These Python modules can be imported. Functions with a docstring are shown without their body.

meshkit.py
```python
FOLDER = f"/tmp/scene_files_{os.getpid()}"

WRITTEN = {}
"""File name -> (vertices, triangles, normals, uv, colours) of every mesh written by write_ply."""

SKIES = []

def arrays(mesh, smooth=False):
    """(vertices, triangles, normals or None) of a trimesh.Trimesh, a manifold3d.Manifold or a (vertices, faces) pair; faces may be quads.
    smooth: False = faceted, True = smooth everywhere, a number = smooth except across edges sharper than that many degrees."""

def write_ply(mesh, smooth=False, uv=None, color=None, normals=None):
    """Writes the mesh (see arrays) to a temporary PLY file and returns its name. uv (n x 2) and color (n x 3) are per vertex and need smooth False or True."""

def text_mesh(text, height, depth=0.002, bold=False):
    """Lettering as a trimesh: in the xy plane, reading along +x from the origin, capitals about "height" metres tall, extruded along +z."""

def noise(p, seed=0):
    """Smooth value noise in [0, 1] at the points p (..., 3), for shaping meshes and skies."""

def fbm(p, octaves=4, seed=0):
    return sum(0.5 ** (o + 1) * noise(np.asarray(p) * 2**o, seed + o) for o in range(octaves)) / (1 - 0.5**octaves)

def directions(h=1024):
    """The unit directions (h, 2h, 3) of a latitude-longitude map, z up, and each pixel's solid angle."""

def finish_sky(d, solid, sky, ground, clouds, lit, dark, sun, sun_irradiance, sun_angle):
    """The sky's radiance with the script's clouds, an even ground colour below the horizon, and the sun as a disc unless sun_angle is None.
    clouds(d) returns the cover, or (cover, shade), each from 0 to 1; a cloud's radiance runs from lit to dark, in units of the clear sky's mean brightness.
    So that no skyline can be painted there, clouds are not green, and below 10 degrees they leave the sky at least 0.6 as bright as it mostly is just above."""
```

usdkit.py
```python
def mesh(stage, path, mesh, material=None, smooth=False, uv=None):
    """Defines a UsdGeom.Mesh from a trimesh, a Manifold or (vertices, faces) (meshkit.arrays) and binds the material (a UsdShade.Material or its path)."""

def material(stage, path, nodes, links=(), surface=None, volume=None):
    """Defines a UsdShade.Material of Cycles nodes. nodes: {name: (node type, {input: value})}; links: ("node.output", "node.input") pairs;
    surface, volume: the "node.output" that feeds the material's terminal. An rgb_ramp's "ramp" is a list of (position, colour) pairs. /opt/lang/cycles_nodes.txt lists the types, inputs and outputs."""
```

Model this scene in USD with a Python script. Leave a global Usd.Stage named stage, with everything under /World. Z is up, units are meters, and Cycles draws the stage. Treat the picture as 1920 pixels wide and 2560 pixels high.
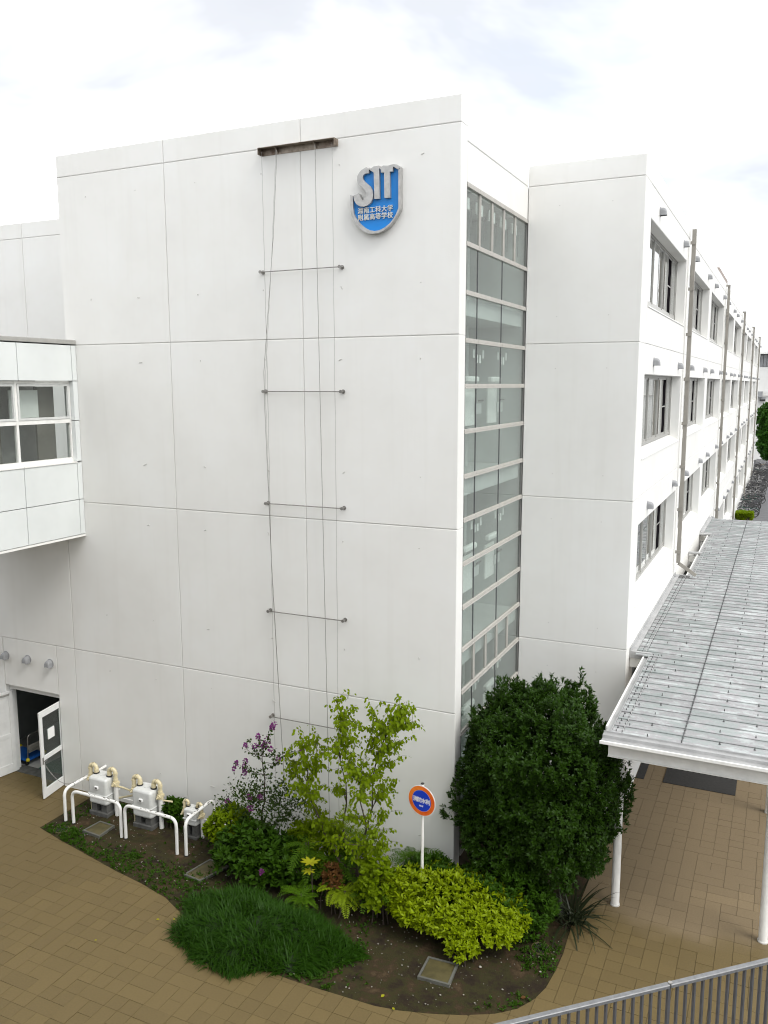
import math, random
import numpy as np, trimesh, manifold3d, usdkit, meshkit
from shapely.geometry import Polygon, box as sbox, Point
from shapely.ops import unary_union
from shapely import affinity
from pxr import Usd, UsdGeom, UsdLux, UsdShade, Sdf, Gf

stage = Usd.Stage.CreateInMemory()
UsdGeom.SetStageUpAxis(stage, UsdGeom.Tokens.z)
UsdGeom.SetStageMetersPerUnit(stage, 1.0)
world = UsdGeom.Xform.Define(stage, '/World')
stage.SetDefaultPrim(world.GetPrim())
UsdGeom.Scope.Define(stage, '/World/Looks')
rng = np.random.default_rng(7)
PI = math.pi

# ------------------------------------------------------------------ camera
CAM = np.array([5.754, -15.653, 10.528]); YAW, PITCH, ROLL = map(math.radians, (-25.168, -8.511, -0.118))
FWD = np.array([math.sin(YAW) * math.cos(PITCH), math.cos(YAW) * math.cos(PITCH), math.sin(PITCH)])
_r = np.array([math.cos(YAW), -math.sin(YAW), 0.0]); _u = np.cross(_r, FWD)
RIGHT = math.cos(ROLL) * _r + math.sin(ROLL) * _u; UPV = -math.sin(ROLL) * _r + math.cos(ROLL) * _u
cam = UsdGeom.Camera.Define(stage, '/World/camera')
cam.CreateHorizontalApertureAttr(36.0); cam.CreateVerticalApertureAttr(48.0)
cam.CreateFocalLengthAttr(2126.4 / 1920 * 36.0); cam.CreateClippingRangeAttr(Gf.Vec2f(0.1, 3000))
cam.CreateExposureAttr(1.66)
_m = Gf.Matrix4d(1.0)
for _i, _v in enumerate((RIGHT, UPV, -FWD, CAM)):
    _m.SetRow(_i, Gf.Vec4d(*map(float, _v), 1.0 if _i == 3 else 0.0))
cam.AddTransformOp().Set(_m)

# ------------------------------------------------------------------ sky (bright overcast) and a veiled sun
SUN = np.array([0.62, -0.18, 0.80]); SUN /= np.linalg.norm(SUN)
SKY_STRENGTH = 0.1; CLOUD = 8.4
usdkit.material(stage, '/World/Looks/sky', {
    'sky': ('sky_texture', {'sky_type': 'single_scattering', 'sun_disc': False, 'sun_elevation': math.asin(SUN[2]), 'sun_rotation': math.atan2(SUN[0], SUN[1])}),
    'tc': ('texture_coordinate', {}),
    'mp': ('mapping', {'scale': (1.0, 1.0, 2.6), 'location': (0.9, 0.55, 0.1)}),
    'n1': ('noise_texture', {'scale': 2.6, 'detail': 5.0, 'roughness': 0.55, 'distortion': 0.3}),
    'r1': ('rgb_ramp', {'ramp': [(0.0, (0.29, 0.30, 0.32)), (0.38, (0.335, 0.345, 0.365)), (0.475, (0.415, 0.422, 0.438)), (0.56, (0.92, 0.925, 0.93)), (1.0, (1.75, 1.75, 1.75))]}),
    'sc': ('mix', {'mix_type': 'multiply', 'fac': 1.0, 'color2': (CLOUD, CLOUD, CLOUD)}),
    'n2': ('noise_texture', {'scale': 1.7, 'detail': 3.0, 'roughness': 0.5}),
    'r2': ('rgb_ramp', {'ramp': [(0.0, (0.80, 0.80, 0.80)), (0.36, (0.84, 0.84, 0.84)), (0.5, (0.96, 0.96, 0.96)), (1.0, (1, 1, 1))]}),
    'mx': ('mix', {'mix_type': 'mix', 'fac': 0.9}),
    'bg': ('background_shader', {'strength': SKY_STRENGTH})},
    [('tc.generated', 'mp.vector'), ('mp.vector', 'n1.vector'), ('n1.fac', 'r1.fac'), ('r1.color', 'sc.color1'),
     ('mp.vector', 'n2.vector'), ('n2.fac', 'r2.fac'), ('r2.color', 'mx.fac'), ('sky.color', 'mx.color1'), ('sc.color', 'mx.color2'), ('mx.color', 'bg.color')], surface='bg.background')
dome = UsdLux.DomeLight.Define(stage, '/World/sky')
UsdShade.MaterialBindingAPI.Apply(dome.GetPrim()).Bind(UsdShade.Material.Get(stage, '/World/Looks/sky'))
sun = UsdLux.DistantLight.Define(stage, '/World/sun')
sun.CreateNormalizeAttr(True) if hasattr(sun, 'CreateNormalizeAttr') else None
sun.CreateIntensityAttr(0.2); sun.CreateAngleAttr(28.0); sun.CreateColorAttr(Gf.Vec3f(1.0, 0.97, 0.93))
_z = SUN; _x = np.cross((0, 0, 1), _z); _x /= np.linalg.norm(_x); _y = np.cross(_z, _x)
_m = Gf.Matrix4d(1.0)
for _i, _v in enumerate((_x, _y, _z)):
    _m.SetRow(_i, Gf.Vec4d(*map(float, _v), 0.0))
sun.AddTransformOp().Set(_m)

# ------------------------------------------------------------------ materials
def mat(name, nodes, links=(), surface='p.BSDF'):
    return usdkit.material(stage, '/World/Looks/' + name, nodes, links, surface=surface)

def paint(name, color, rough=0.6, var=0.12, scale=3.0, bump=0.0, bscale=60.0, metallic=0.0, stretch=(1, 1, 1), spec=0.5, tint=None):
    """A plain coat with soft mottling (object positions are world positions for everything that is not moved)."""
    c = np.array(color); lo = np.clip(c * (1 - var), 0, 1); hi = np.clip(c * (1 + var * 0.6), 0, 1)
    if tint is not None: lo = np.array(tint)
    nodes = {'tc': ('texture_coordinate', {}), 'mp': ('mapping', {'scale': stretch}),
             'n': ('noise_texture', {'scale': scale, 'detail': 5.0, 'roughness': 0.6}),
             'r': ('rgb_ramp', {'ramp': [(0.32, tuple(lo)), (0.62, tuple(hi))]}),
             'p': ('principled_bsdf', {'roughness': rough, 'metallic': metallic, 'specular_ior_level': spec})}
    links = [('tc.object', 'mp.vector'), ('mp.vector', 'n.vector'), ('n.fac', 'r.fac'), ('r.color', 'p.base_color')]
    if bump:
        nodes['nb'] = ('noise_texture', {'scale': bscale, 'detail': 3.0}); nodes['b'] = ('bump', {'strength': bump, 'distance': 0.01})
        links += [('mp.vector', 'nb.vector'), ('nb.fac', 'b.height'), ('b.normal', 'p.normal')]
    return mat(name, nodes, links)

def leafmat(name, ramp, trans=0.35, rough=0.55, spec=0.15):
    mid = np.mean([c for _, c in ramp], axis=0)
    return mat(name, {'g': ('geometry', {}), 'r': ('rgb_ramp', {'ramp': ramp}), 'p': ('principled_bsdf', {'roughness': rough, 'specular_ior_level': spec}),
                      't': ('translucent_bsdf', {}), 'mx': ('mix_closure', {'fac': trans})},
               [('g.random_per_island', 'r.fac'), ('r.color', 'p.base_color'), ('r.color', 't.color'), ('p.BSDF', 'mx.closure1'), ('t.BSDF', 'mx.closure2')], surface='mx.closure')

M = {}
# painted concrete: off-white, faint clouding, thin vertical rain streaks, slight orange-peel relief
M['wall'] = mat('painted_concrete', {
    'tc': ('texture_coordinate', {}), 'n': ('noise_texture', {'scale': 0.55, 'detail': 6.0, 'roughness': 0.62}),
    'r': ('rgb_ramp', {'ramp': [(0.3, (0.675, 0.668, 0.635)), (0.5, (0.705, 0.70, 0.668)), (0.7, (0.725, 0.725, 0.70))]}),
    'm2': ('mapping', {'scale': (3.2, 3.2, 0.16)}), 'n2': ('noise_texture', {'scale': 1.0, 'detail': 4.0, 'roughness': 0.6}),
    'r2': ('rgb_ramp', {'ramp': [(0.24, (0.968, 0.965, 0.958)), (0.46, (1, 1, 1))]}), 'mx': ('mix', {'mix_type': 'multiply', 'fac': 1.0}),
    'nb': ('noise_texture', {'scale': 35.0, 'detail': 3.0}), 'b': ('bump', {'strength': 0.12, 'distance': 0.01}),
    'p': ('principled_bsdf', {'roughness': 0.62, 'specular_ior_level': 0.35})},
    [('tc.object', 'n.vector'), ('n.fac', 'r.fac'), ('tc.object', 'm2.vector'), ('m2.vector', 'n2.vector'), ('n2.fac', 'r2.fac'),
     ('r.color', 'mx.color1'), ('r2.color', 'mx.color2'), ('mx.color', 'p.base_color'), ('tc.object', 'nb.vector'), ('nb.fac', 'b.height'), ('b.normal', 'p.normal')])
M['joint'] = paint('joint_sealant', (0.52, 0.51, 0.48), 0.8, 0.1)
M['core'] = paint('inner_concrete', (0.38, 0.38, 0.36), 0.9, 0.1)
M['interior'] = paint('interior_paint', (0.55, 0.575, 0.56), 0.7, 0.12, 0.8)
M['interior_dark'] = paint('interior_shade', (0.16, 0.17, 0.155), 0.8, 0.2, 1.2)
M['roof_membrane'] = paint('roof_membrane', (0.4, 0.4, 0.4), 0.9)
M['panel'] = paint('enamel_panel', (0.635, 0.66, 0.645), 0.38, 0.05, 0.9)
M['alu'] = paint('aluminium_frame', (0.36, 0.355, 0.33), 0.42, 0.08, 6.0, metallic=0.25)
M['alu_dark'] = paint('aluminium_shadow_gap', (0.16, 0.16, 0.15), 0.6, 0.1)
M['transom'] = paint('transom_coat', (0.40, 0.385, 0.35), 0.45, 0.1, 5.0)
M['white'] = paint('white_coat', (0.74, 0.735, 0.70), 0.45, 0.07, 5.0)
M['whitedoor'] = paint('white_door_coat', (0.66, 0.665, 0.65), 0.4, 0.06, 5.0)
M['hood'] = paint('grey_hood_coat', (0.27, 0.275, 0.28), 0.5, 0.12, 9.0)
M['pipe'] = paint('taupe_pipe_coat', (0.25, 0.235, 0.205), 0.5, 0.10, 2.0)
M['curtain'] = paint('curtain_cloth', (0.20, 0.19, 0.165), 0.9, 0.12, 2.5)
M['blind'] = paint('white_blind', (0.82, 0.84, 0.81), 0.7, 0.05)
M['screen'] = paint('dark_mesh', (0.010, 0.009, 0.010), 1.0, 0.2, spec=0.0)
M['steel'] = paint('stainless_steel', (0.32, 0.31, 0.29), 0.35, 0.2, 10.0, metallic=0.85)
M['rusty'] = paint('stained_steel', (0.30, 0.26, 0.21), 0.45, 0.1, 5.0, metallic=0.6, tint=(0.10, 0.065, 0.045))
M['emblem_silver'] = paint('brushed_silver', (0.42, 0.415, 0.40), 0.42, 0.16, 9.0, metallic=0.55)
M['emblem_blue'] = paint('emblem_blue', (0.002, 0.20, 0.60), 0.35, 0.06, 3.0)
M['sign_blue'] = paint('sign_blue', (0.008, 0.045, 0.50), 0.35, 0.03)
M['sign_red'] = paint('sign_orange', (0.76, 0.20, 0.025), 0.35, 0.25, 3.0, tint=(0.66, 0.075, 0.010))
M['sign_white'] = paint('sign_white', (0.78, 0.78, 0.76), 0.4, 0.03)
M['cream'] = paint('cream_pipe_coat', (0.60, 0.53, 0.34), 0.42, 0.15, 8.0)
M['meter'] = paint('meter_grey_coat', (0.57, 0.58, 0.56), 0.4, 0.08, 7.0)
M['concrete'] = paint('raw_concrete', (0.075, 0.075, 0.07), 0.9, 0.3, 7.0, bump=0.3)
M['chipped'] = paint('chipped_white_paint', (0.72, 0.72, 0.69), 0.45, 0.0, 16.0, tint=(0.70, 0.70, 0.67))
M['chips'] = paint('bare_metal_chips', (0.07, 0.055, 0.045), 0.8, 0.3, 20.0)
M['cover'] = paint('cover_plate', (0.075, 0.062, 0.022), 0.55, 0.1, 6.0, tint=(0.045, 0.038, 0.012), bump=0.15)
M['coverframe'] = paint('cover_frame', (0.095, 0.095, 0.08), 0.6, 0.2, 8.0)
M['iron'] = paint('cast_iron', (0.025, 0.024, 0.022), 0.6, 0.2, 10.0)
M['mat'] = paint('door_mat', (0.022, 0.021, 0.019), 0.95, 0.15, 12.0, bump=0.4, bscale=200)
M['green'] = paint('green_sheet', (0.012, 0.10, 0.06), 0.6, 0.1)
M['blue'] = paint('trolley_blue', (0.01, 0.085, 0.33), 0.4, 0.1)
M['yellow'] = paint('yellow_plastic', (0.55, 0.45, 0.01), 0.4, 0.1)
M['rail'] = paint('galvanised_rail', (0.17, 0.173, 0.175), 0.45, 0.18, 25.0, metallic=0.35)
M['bar'] = paint('grey_bar', (0.085, 0.085, 0.09), 0.5, 0.12, 8.0, metallic=0.3)
M['bark'] = paint('bark', (0.075, 0.055, 0.04), 0.9, 0.3, 14.0, bump=0.4)
M['stem'] = paint('thin_stem', (0.05, 0.036, 0.026), 0.85, 0.3, 14.0)
M['soil'] = mat('soil', {
    'tc': ('texture_coordinate', {}), 'n': ('noise_texture', {'scale': 1.9, 'detail': 9.0, 'roughness': 0.72}),
    'r': ('rgb_ramp', {'ramp': [(0.30, (0.014, 0.010, 0.006)), (0.42, (0.026, 0.018, 0.010)), (0.50, (0.034, 0.032, 0.010)), (0.56, (0.040, 0.026, 0.013)), (0.68, (0.085, 0.058, 0.030))]}),
    'nb': ('noise_texture', {'scale': 45.0, 'detail': 6.0, 'roughness': 0.7}), 'b': ('bump', {'strength': 0.9, 'distance': 0.03}), 'p': ('principled_bsdf', {'roughness': 0.95, 'specular_ior_level': 0.2})},
    [('tc.object', 'n.vector'), ('n.fac', 'r.fac'), ('r.color', 'p.base_color'), ('tc.object', 'nb.vector'), ('nb.fac', 'b.height'), ('b.normal', 'p.normal')])
M['asphalt'] = paint('asphalt', (0.115, 0.115, 0.12), 0.9, 0.2, 1.5, bump=0.3, bscale=120)
M['grout'] = paint('dark_joint_sand', (0.060, 0.044, 0.021), 0.95, 0.3, 8.0)

# brown pavers: tone differs from tile to tile; rain-damp patches with a soft edge, dry under the canopy
def pavers(name, rnd):
    nodes = {'tc': ('texture_coordinate', {}), 'g': ('geometry', {}), 'oi': ('object_info', {}),
        'rt': ('rgb_ramp', {'ramp': [(0.0, (0.92, 0.92, 0.925)), (0.5, (0.99, 0.99, 0.985)), (1.0, (1.05, 1.05, 1.045))]}),
        'sx': ('separate_xyz', {}), 'nw': ('noise_texture', {'scale': 0.36, 'detail': 4.0, 'roughness': 0.55}),
        'e1': ('math', {'math_type': 'multiply_add', 'value2': 2.6, 'value3': -1.3}),
        'px': ('map_range', {'from_min': -1.0, 'from_max': 3.0, 'to_min': -0.55, 'to_max': 0.0, 'clamp': True}),
        'e2': ('math', {'math_type': 'add'}), 'e3': ('math', {'math_type': 'add'}),
        'wet': ('map_range', {'range_type': 'smoothstep', 'from_min': 0.2, 'from_max': 0.95, 'to_min': 1.0, 'to_max': 0.0, 'clamp': True}),
        'nf': ('noise_texture', {'scale': 30.0, 'detail': 5.0, 'roughness': 0.7}),
        'rf': ('rgb_ramp', {'ramp': [(0.3, (0.88, 0.88, 0.88)), (0.65, (1.08, 1.08, 1.08))]}),
        'dry': ('mix', {'mix_type': 'multiply', 'fac': 1.0, 'color1': (0.185, 0.139, 0.080)}),
        'wc': ('mix', {'mix_type': 'multiply', 'fac': 1.0, 'color1': (0.124, 0.090, 0.036)}),
        'c': ('mix', {'mix_type': 'mix'}), 'c2': ('mix', {'mix_type': 'multiply', 'fac': 1.0}),
        'ro': ('map_range', {'from_min': 0.0, 'from_max': 1.0, 'to_min': 0.85, 'to_max': 0.62}),
        'b': ('bump', {'strength': 0.25, 'distance': 0.006}), 'p': ('principled_bsdf', {'specular_ior_level': 0.3})}
    links = [(rnd, 'rt.fac'), ('g.position', 'sx.vector'), ('g.position', 'nw.vector'), ('nw.fac', 'e1.value1'), ('sx.y', 'e2.value1'), ('e1.value', 'e2.value2'),
             ('sx.x', 'px.value'), ('e2.value', 'e3.value1'), ('px.result', 'e3.value2'), ('e3.value', 'wet.value'),
             ('rt.color', 'dry.color2'), ('rt.color', 'wc.color2'), ('wet.result', 'c.fac'), ('dry.color', 'c.color1'), ('wc.color', 'c.color2'),
             ('g.position', 'nf.vector'), ('nf.fac', 'rf.fac'), ('c.color', 'c2.color1'), ('rf.color', 'c2.color2'), ('c2.color', 'p.base_color'),
             ('wet.result', 'ro.value'), ('ro.result', 'p.roughness'), ('nf.fac', 'b.height'), ('b.normal', 'p.normal')]
    return mat(name, nodes, links)
M['paver'] = pavers('paver', 'oi.random'); M['paver_many'] = pavers('paver_many', 'g.random_per_island')

# zinc roof sheets: pale, weathered in streaks along the sheet
M['zinc'] = mat('weathered_zinc', {
    'tc': ('texture_coordinate', {}), 'oi': ('object_info', {}), 'mp': ('mapping', {'scale': (1.2, 2.6, 1.0)}),
    'n': ('noise_texture', {'scale': 1.3, 'detail': 8.0, 'roughness': 0.72}),
    'r': ('rgb_ramp', {'ramp': [(0.32, (0.27, 0.295, 0.285)), (0.46, (0.315, 0.34, 0.33)), (0.52, (0.34, 0.325, 0.33)), (0.57, (0.41, 0.435, 0.425)), (0.68, (0.50, 0.525, 0.515))]}),
    'rr': ('rgb_ramp', {'ramp': [(0.0, (0.86, 0.86, 0.86)), (1.0, (1.08, 1.08, 1.08))]}), 'mx': ('mix', {'mix_type': 'multiply', 'fac': 1.0}),
    'p': ('principled_bsdf', {'roughness': 0.42, 'metallic': 0.35})},
    [('tc.object', 'mp.vector'), ('mp.vector', 'n.vector'), ('n.fac', 'r.fac'), ('oi.random', 'rr.fac'), ('r.color', 'mx.color1'), ('rr.color', 'mx.color2'), ('mx.color', 'p.base_color')])
M['flashing'] = paint('zinc_flashing', (0.40, 0.40, 0.395), 0.45, 0.15, 2.5, metallic=0.35)
M['bolt'] = paint('bolt_steel', (0.10, 0.10, 0.10), 0.5, 0.2, metallic=0.4)

def glass(name, tint, rough=0.01, ior=1.5):
    return mat(name, {'ge': ('geometry', {}), 'io': ('math', {'math_type': 'multiply_add', 'value2': 1 / ior - ior, 'value3': ior}), 'f': ('fresnel', {}), 't': ('transparent_bsdf', {'color': tint}), 'g': ('glossy_bsdf', {'color': (1, 1, 1), 'roughness': rough}),
                      'k': ('math', {'math_type': 'multiply', 'value2': 1.0, 'use_clamp': True}), 'mx': ('mix_closure', {})},
               [('ge.backfacing', 'io.value1'), ('io.value', 'f.IOR'), ('f.fac', 'k.value1'), ('k.value', 'mx.fac'), ('t.BSDF', 'mx.closure1'), ('g.BSDF', 'mx.closure2')], surface='mx.closure')
M['glass'] = glass('window_glass', (0.87, 0.89, 0.88))
M['stair_glass'] = glass('stair_glass', (0.84, 0.875, 0.86))
M['door_glass'] = glass('door_glass', (0.75, 0.80, 0.78))

# ------------------------------------------------------------------ mesh helpers
class MB:
    def __init__(s): s.v, s.f, s.n = [], [], 0
    def add(s, v, f):
        v = np.asarray(v, float).reshape(-1, 3); f = np.asarray(f, int)
        if f.ndim == 2 and f.shape[1] == 4: f = np.vstack([f[:, [0, 1, 2]], f[:, [0, 2, 3]]])
        s.v.append(v); s.f.append(f + s.n); s.n += len(v); return s
    def tm(s, t): return s.add(t.vertices, t.faces)
    def box(s, x0, x1, y0, y1, z0, z1, bev=0.0):
        if bev:
            b = bev; pts = [(x, y, z) for x0_, x1_, y0_, y1_, z0_, z1_ in ((x0, x1, y0 + b, y1 - b, z0 + b, z1 - b), (x0 + b, x1 - b, y0, y1, z0 + b, z1 - b), (x0 + b, x1 - b, y0 + b, y1 - b, z0, z1))
                   for x in (x0_, x1_) for y in (y0_, y1_) for z in (z0_, z1_)]
            return s.tm(trimesh.convex.convex_hull(np.array(pts)))
        v = [(x, y, z) for x in (x0, x1) for y in (y0, y1) for z in (z0, z1)]
        return s.add(v, [(0, 1, 3, 2), (4, 6, 7, 5), (0, 4, 5, 1), (2, 3, 7, 6), (0, 2, 6, 4), (1, 5, 7, 3)])
    def obox(s, c, half, ax, bev=0.0):
        m = MB().box(-half[0], half[0], -half[1], half[1], -half[2], half[2], bev); R = np.array(ax, float)
        return s.add(np.asarray(c) + np.vstack(m.v) @ R, np.vstack(m.f))
    def bar(s, a, b, w, h, up=(0, 0, 1), bev=0.0):
        a, b = np.asarray(a, float), np.asarray(b, float); d = b - a; L = np.linalg.norm(d); d /= L
        x = np.cross(up, d); x /= np.linalg.norm(x); y = np.cross(d, x)
        return s.obox((a + b) / 2, (w / 2, h / 2, L / 2), (x, y, d), bev)
    def tube(s, pts, r, n=8, cap=True):
        p = np.asarray(pts, float); r = np.broadcast_to(r, len(p)); t = np.gradient(p, axis=0); t /= np.linalg.norm(t, axis=1, keepdims=True) + 1e-12
        up = np.array((0, 0, 1.0)) if abs(t[0][2]) < 0.9 else np.array((1.0, 0, 0)); rings = []
        x = np.cross(up, t[0]); x /= np.linalg.norm(x)
        for i in range(len(p)):
            x = x - t[i] * (x @ t[i]); x /= np.linalg.norm(x) + 1e-12; y = np.cross(t[i], x)
            a = np.linspace(0, 2 * PI, n, endpoint=False); rings.append(p[i] + r[i] * (np.cos(a)[:, None] * x + np.sin(a)[:, None] * y))
        v = np.vstack(rings); f = []
        for i in range(len(p) - 1):
            for k in range(n): f.append((i * n + k, i * n + (k + 1) % n, (i + 1) * n + (k + 1) % n, (i + 1) * n + k))
        f = np.array(f); f = np.vstack([f[:, [0, 1, 2]], f[:, [0, 2, 3]]])
        if cap:
            v = np.vstack([v, p[0], p[-1]]); m = len(v); e = [(m - 2, (k + 1) % n, k) for k in range(n)] + [(m - 1, (len(p) - 1) * n + k, (len(p) - 1) * n + (k + 1) % n) for k in range(n)]
            f = np.vstack([f, e])
        return s.add(v, f)
    def cyl(s, a, b, r, n=12): return s.tube([a, b], r, n)
    def ext(s, poly, t, o, U, V, N):
        o, U, V, N = (np.asarray(q, float) for q in (o, U, V, N))
        for g in getattr(poly, 'geoms', [poly]):
            if g.is_empty or g.area < 1e-7: continue
            m = trimesh.creation.extrude_polygon(g, t, engine='earcut'); v = np.asarray(m.vertices)
            s.add(o + v[:, :1] * U + v[:, 1:2] * V + v[:, 2:] * N, m.faces)
        return s
    def build(s, name, m, parent=None, smooth=False):
        return obj(name, (np.vstack(s.v), np.vstack(s.f)), m, parent, smooth)

_count = {}
def numbered(parent, name):
    k = parent + '/' + name; c = _count.get(k, 0); _count[k] = c + 1
    return k if c == 0 else f'{k}_{c:03d}'
def path_of(p): return '/World' if p is None else str(p.GetPath())
def obj(name, mesh, m, parent=None, smooth=False):
    return usdkit.mesh(stage, numbered(path_of(parent), name), mesh, M[m] if isinstance(m, str) else m, smooth=smooth).GetPrim()
def tag(p, label=None, category=None, group=None, kind=None):
    for k, v in (('label', label), ('category', category), ('group', group), ('kind', kind)):
        if v: p.SetCustomDataByKey(k, v)
    return p
def thing(name, label, category, loc=(0, 0, 0), rotz=0.0, group=None):
    x = UsdGeom.Xform.Define(stage, numbered('/World', name)); x.AddTranslateOp().Set(Gf.Vec3d(*map(float, loc)))
    if rotz: x.AddRotateZOp().Set(math.degrees(rotz))
    return tag(x.GetPrim(), label, category, group)
def copy_of(src, name, label, category, loc, rotz=0.0, group=None):
    p = thing(name, label, category, loc, rotz, group); p.GetReferences().AddInternalReference(src.GetPath()); p.SetInstanceable(True); return p
X, Y, Z = (1, 0, 0), (0, 1, 0), (0, 0, 1)
def inview(p, pad=0.0):
    d = np.asarray(p, float) - CAM; z = d @ FWD; u, v = d @ RIGHT / z * 2126.4, d @ UPV / z * 2126.4
    return (z > 0) & (abs(u) < 960 + pad) & (abs(v) < 1280 + pad)

def rbox(x0, x1, y0, y1, z0, z1, r, n=12):
    c = [manifold3d.Manifold.sphere(r, n).translate((x, y, z)) for x in (x0 + r, x1 - r) for y in (y0 + r, y1 - r) for z in (z0 + r, z1 - r)]
    m = manifold3d.Manifold.batch_hull(c).to_mesh(); return trimesh.Trimesh(m.vert_properties[:, :3], m.tri_verts)
def fillet(pts, r, n=6):
    """A polyline with rounded corners."""
    p = [np.asarray(q, float) for q in pts]; out = [p[0]]
    for a, b, c in zip(p, p[1:], p[2:]):
        u, w = a - b, c - b; lu, lw = np.linalg.norm(u), np.linalg.norm(w); rr = min(r, lu * 0.49, lw * 0.49); u, w = b + u / lu * rr, b + w / lw * rr
        out += [(1 - t) ** 2 * u + 2 * t * (1 - t) * b + t * t * w for t in np.linspace(0, 1, n)]
    return np.array(out + [p[-1]])

def leaf_cloud(P, D, N, L, W, fold=0.15, curl=0.2, shape='oval'):
    """One leaf (its own island) per row: base P, direction D, face normal N, length L, width W."""
    n = len(P); D = D / (np.linalg.norm(D, axis=1, keepdims=True) + 1e-9); N = N - D * (N * D).sum(1, keepdims=True); N /= np.linalg.norm(N, axis=1, keepdims=True) + 1e-9
    S = np.cross(D, N); L = np.broadcast_to(L, n)[:, None]; W = np.broadcast_to(W, n)[:, None]
    if shape == 'oval': k = [(0, 0, 0), (0.34, 0.46, fold), (0.34, -0.46, fold), (0.72, 0.36, fold - curl * 0.5), (0.72, -0.36, fold - curl * 0.5), (1, 0, -curl), (0.5, 0, 0.0)]; f = [(0, 6, 1), (0, 2, 6), (1, 6, 3), (2, 4, 6), (3, 6, 5), (6, 4, 5)]
    else: k = [(0, 0, 0), (0.5, 0.5, fold), (0.5, -0.5, fold), (1, 0, -curl)]; f = [(0, 2, 1), (1, 2, 3)]
    V = np.stack([P + D * L * a + S * W * b + N * W * c for a, b, c in k], 1); m = len(k)
    F = (np.array(f)[None] + (np.arange(n) * m)[:, None, None]).reshape(-1, 3)
    return V.reshape(-1, 3), F
def rand_dirs(n, r=rng):
    d = r.normal(size=(n, 3)); return d / np.linalg.norm(d, axis=1, keepdims=True)
def blades(P, D, L, W, droop, seg=4, r=rng):
    """Arching strap leaves: base P, starting direction D, length L, width W."""
    n = len(P); D = D / np.linalg.norm(D, axis=1, keepdims=True); S = np.cross(D, np.array((0, 0, 1.0)) + 1e-3); S /= np.linalg.norm(S, axis=1, keepdims=True)
    L, W, droop = (np.broadcast_to(q, n)[:, None] for q in (L, W, droop)); V = []; pos = P.copy(); d = D.copy()
    for i in range(seg + 1):
        t = i / seg; w = W * (1 - t ** 2.2) * 0.5 + 0.0004
        V += [pos - S * w, pos + S * w]; d = d - np.array((0, 0, 1.0)) * droop / seg; d /= np.linalg.norm(d, axis=1, keepdims=True); pos = pos + d * L / seg
    V = np.stack(V, 1); m = 2 * (seg + 1); f = []
    for i in range(seg): f += [(2 * i, 2 * i + 1, 2 * i + 3), (2 * i, 2 * i + 3, 2 * i + 2)]
    return V.reshape(-1, 3), (np.array(f)[None] + (np.arange(n) * m)[:, None, None]).reshape(-1, 3)

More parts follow.
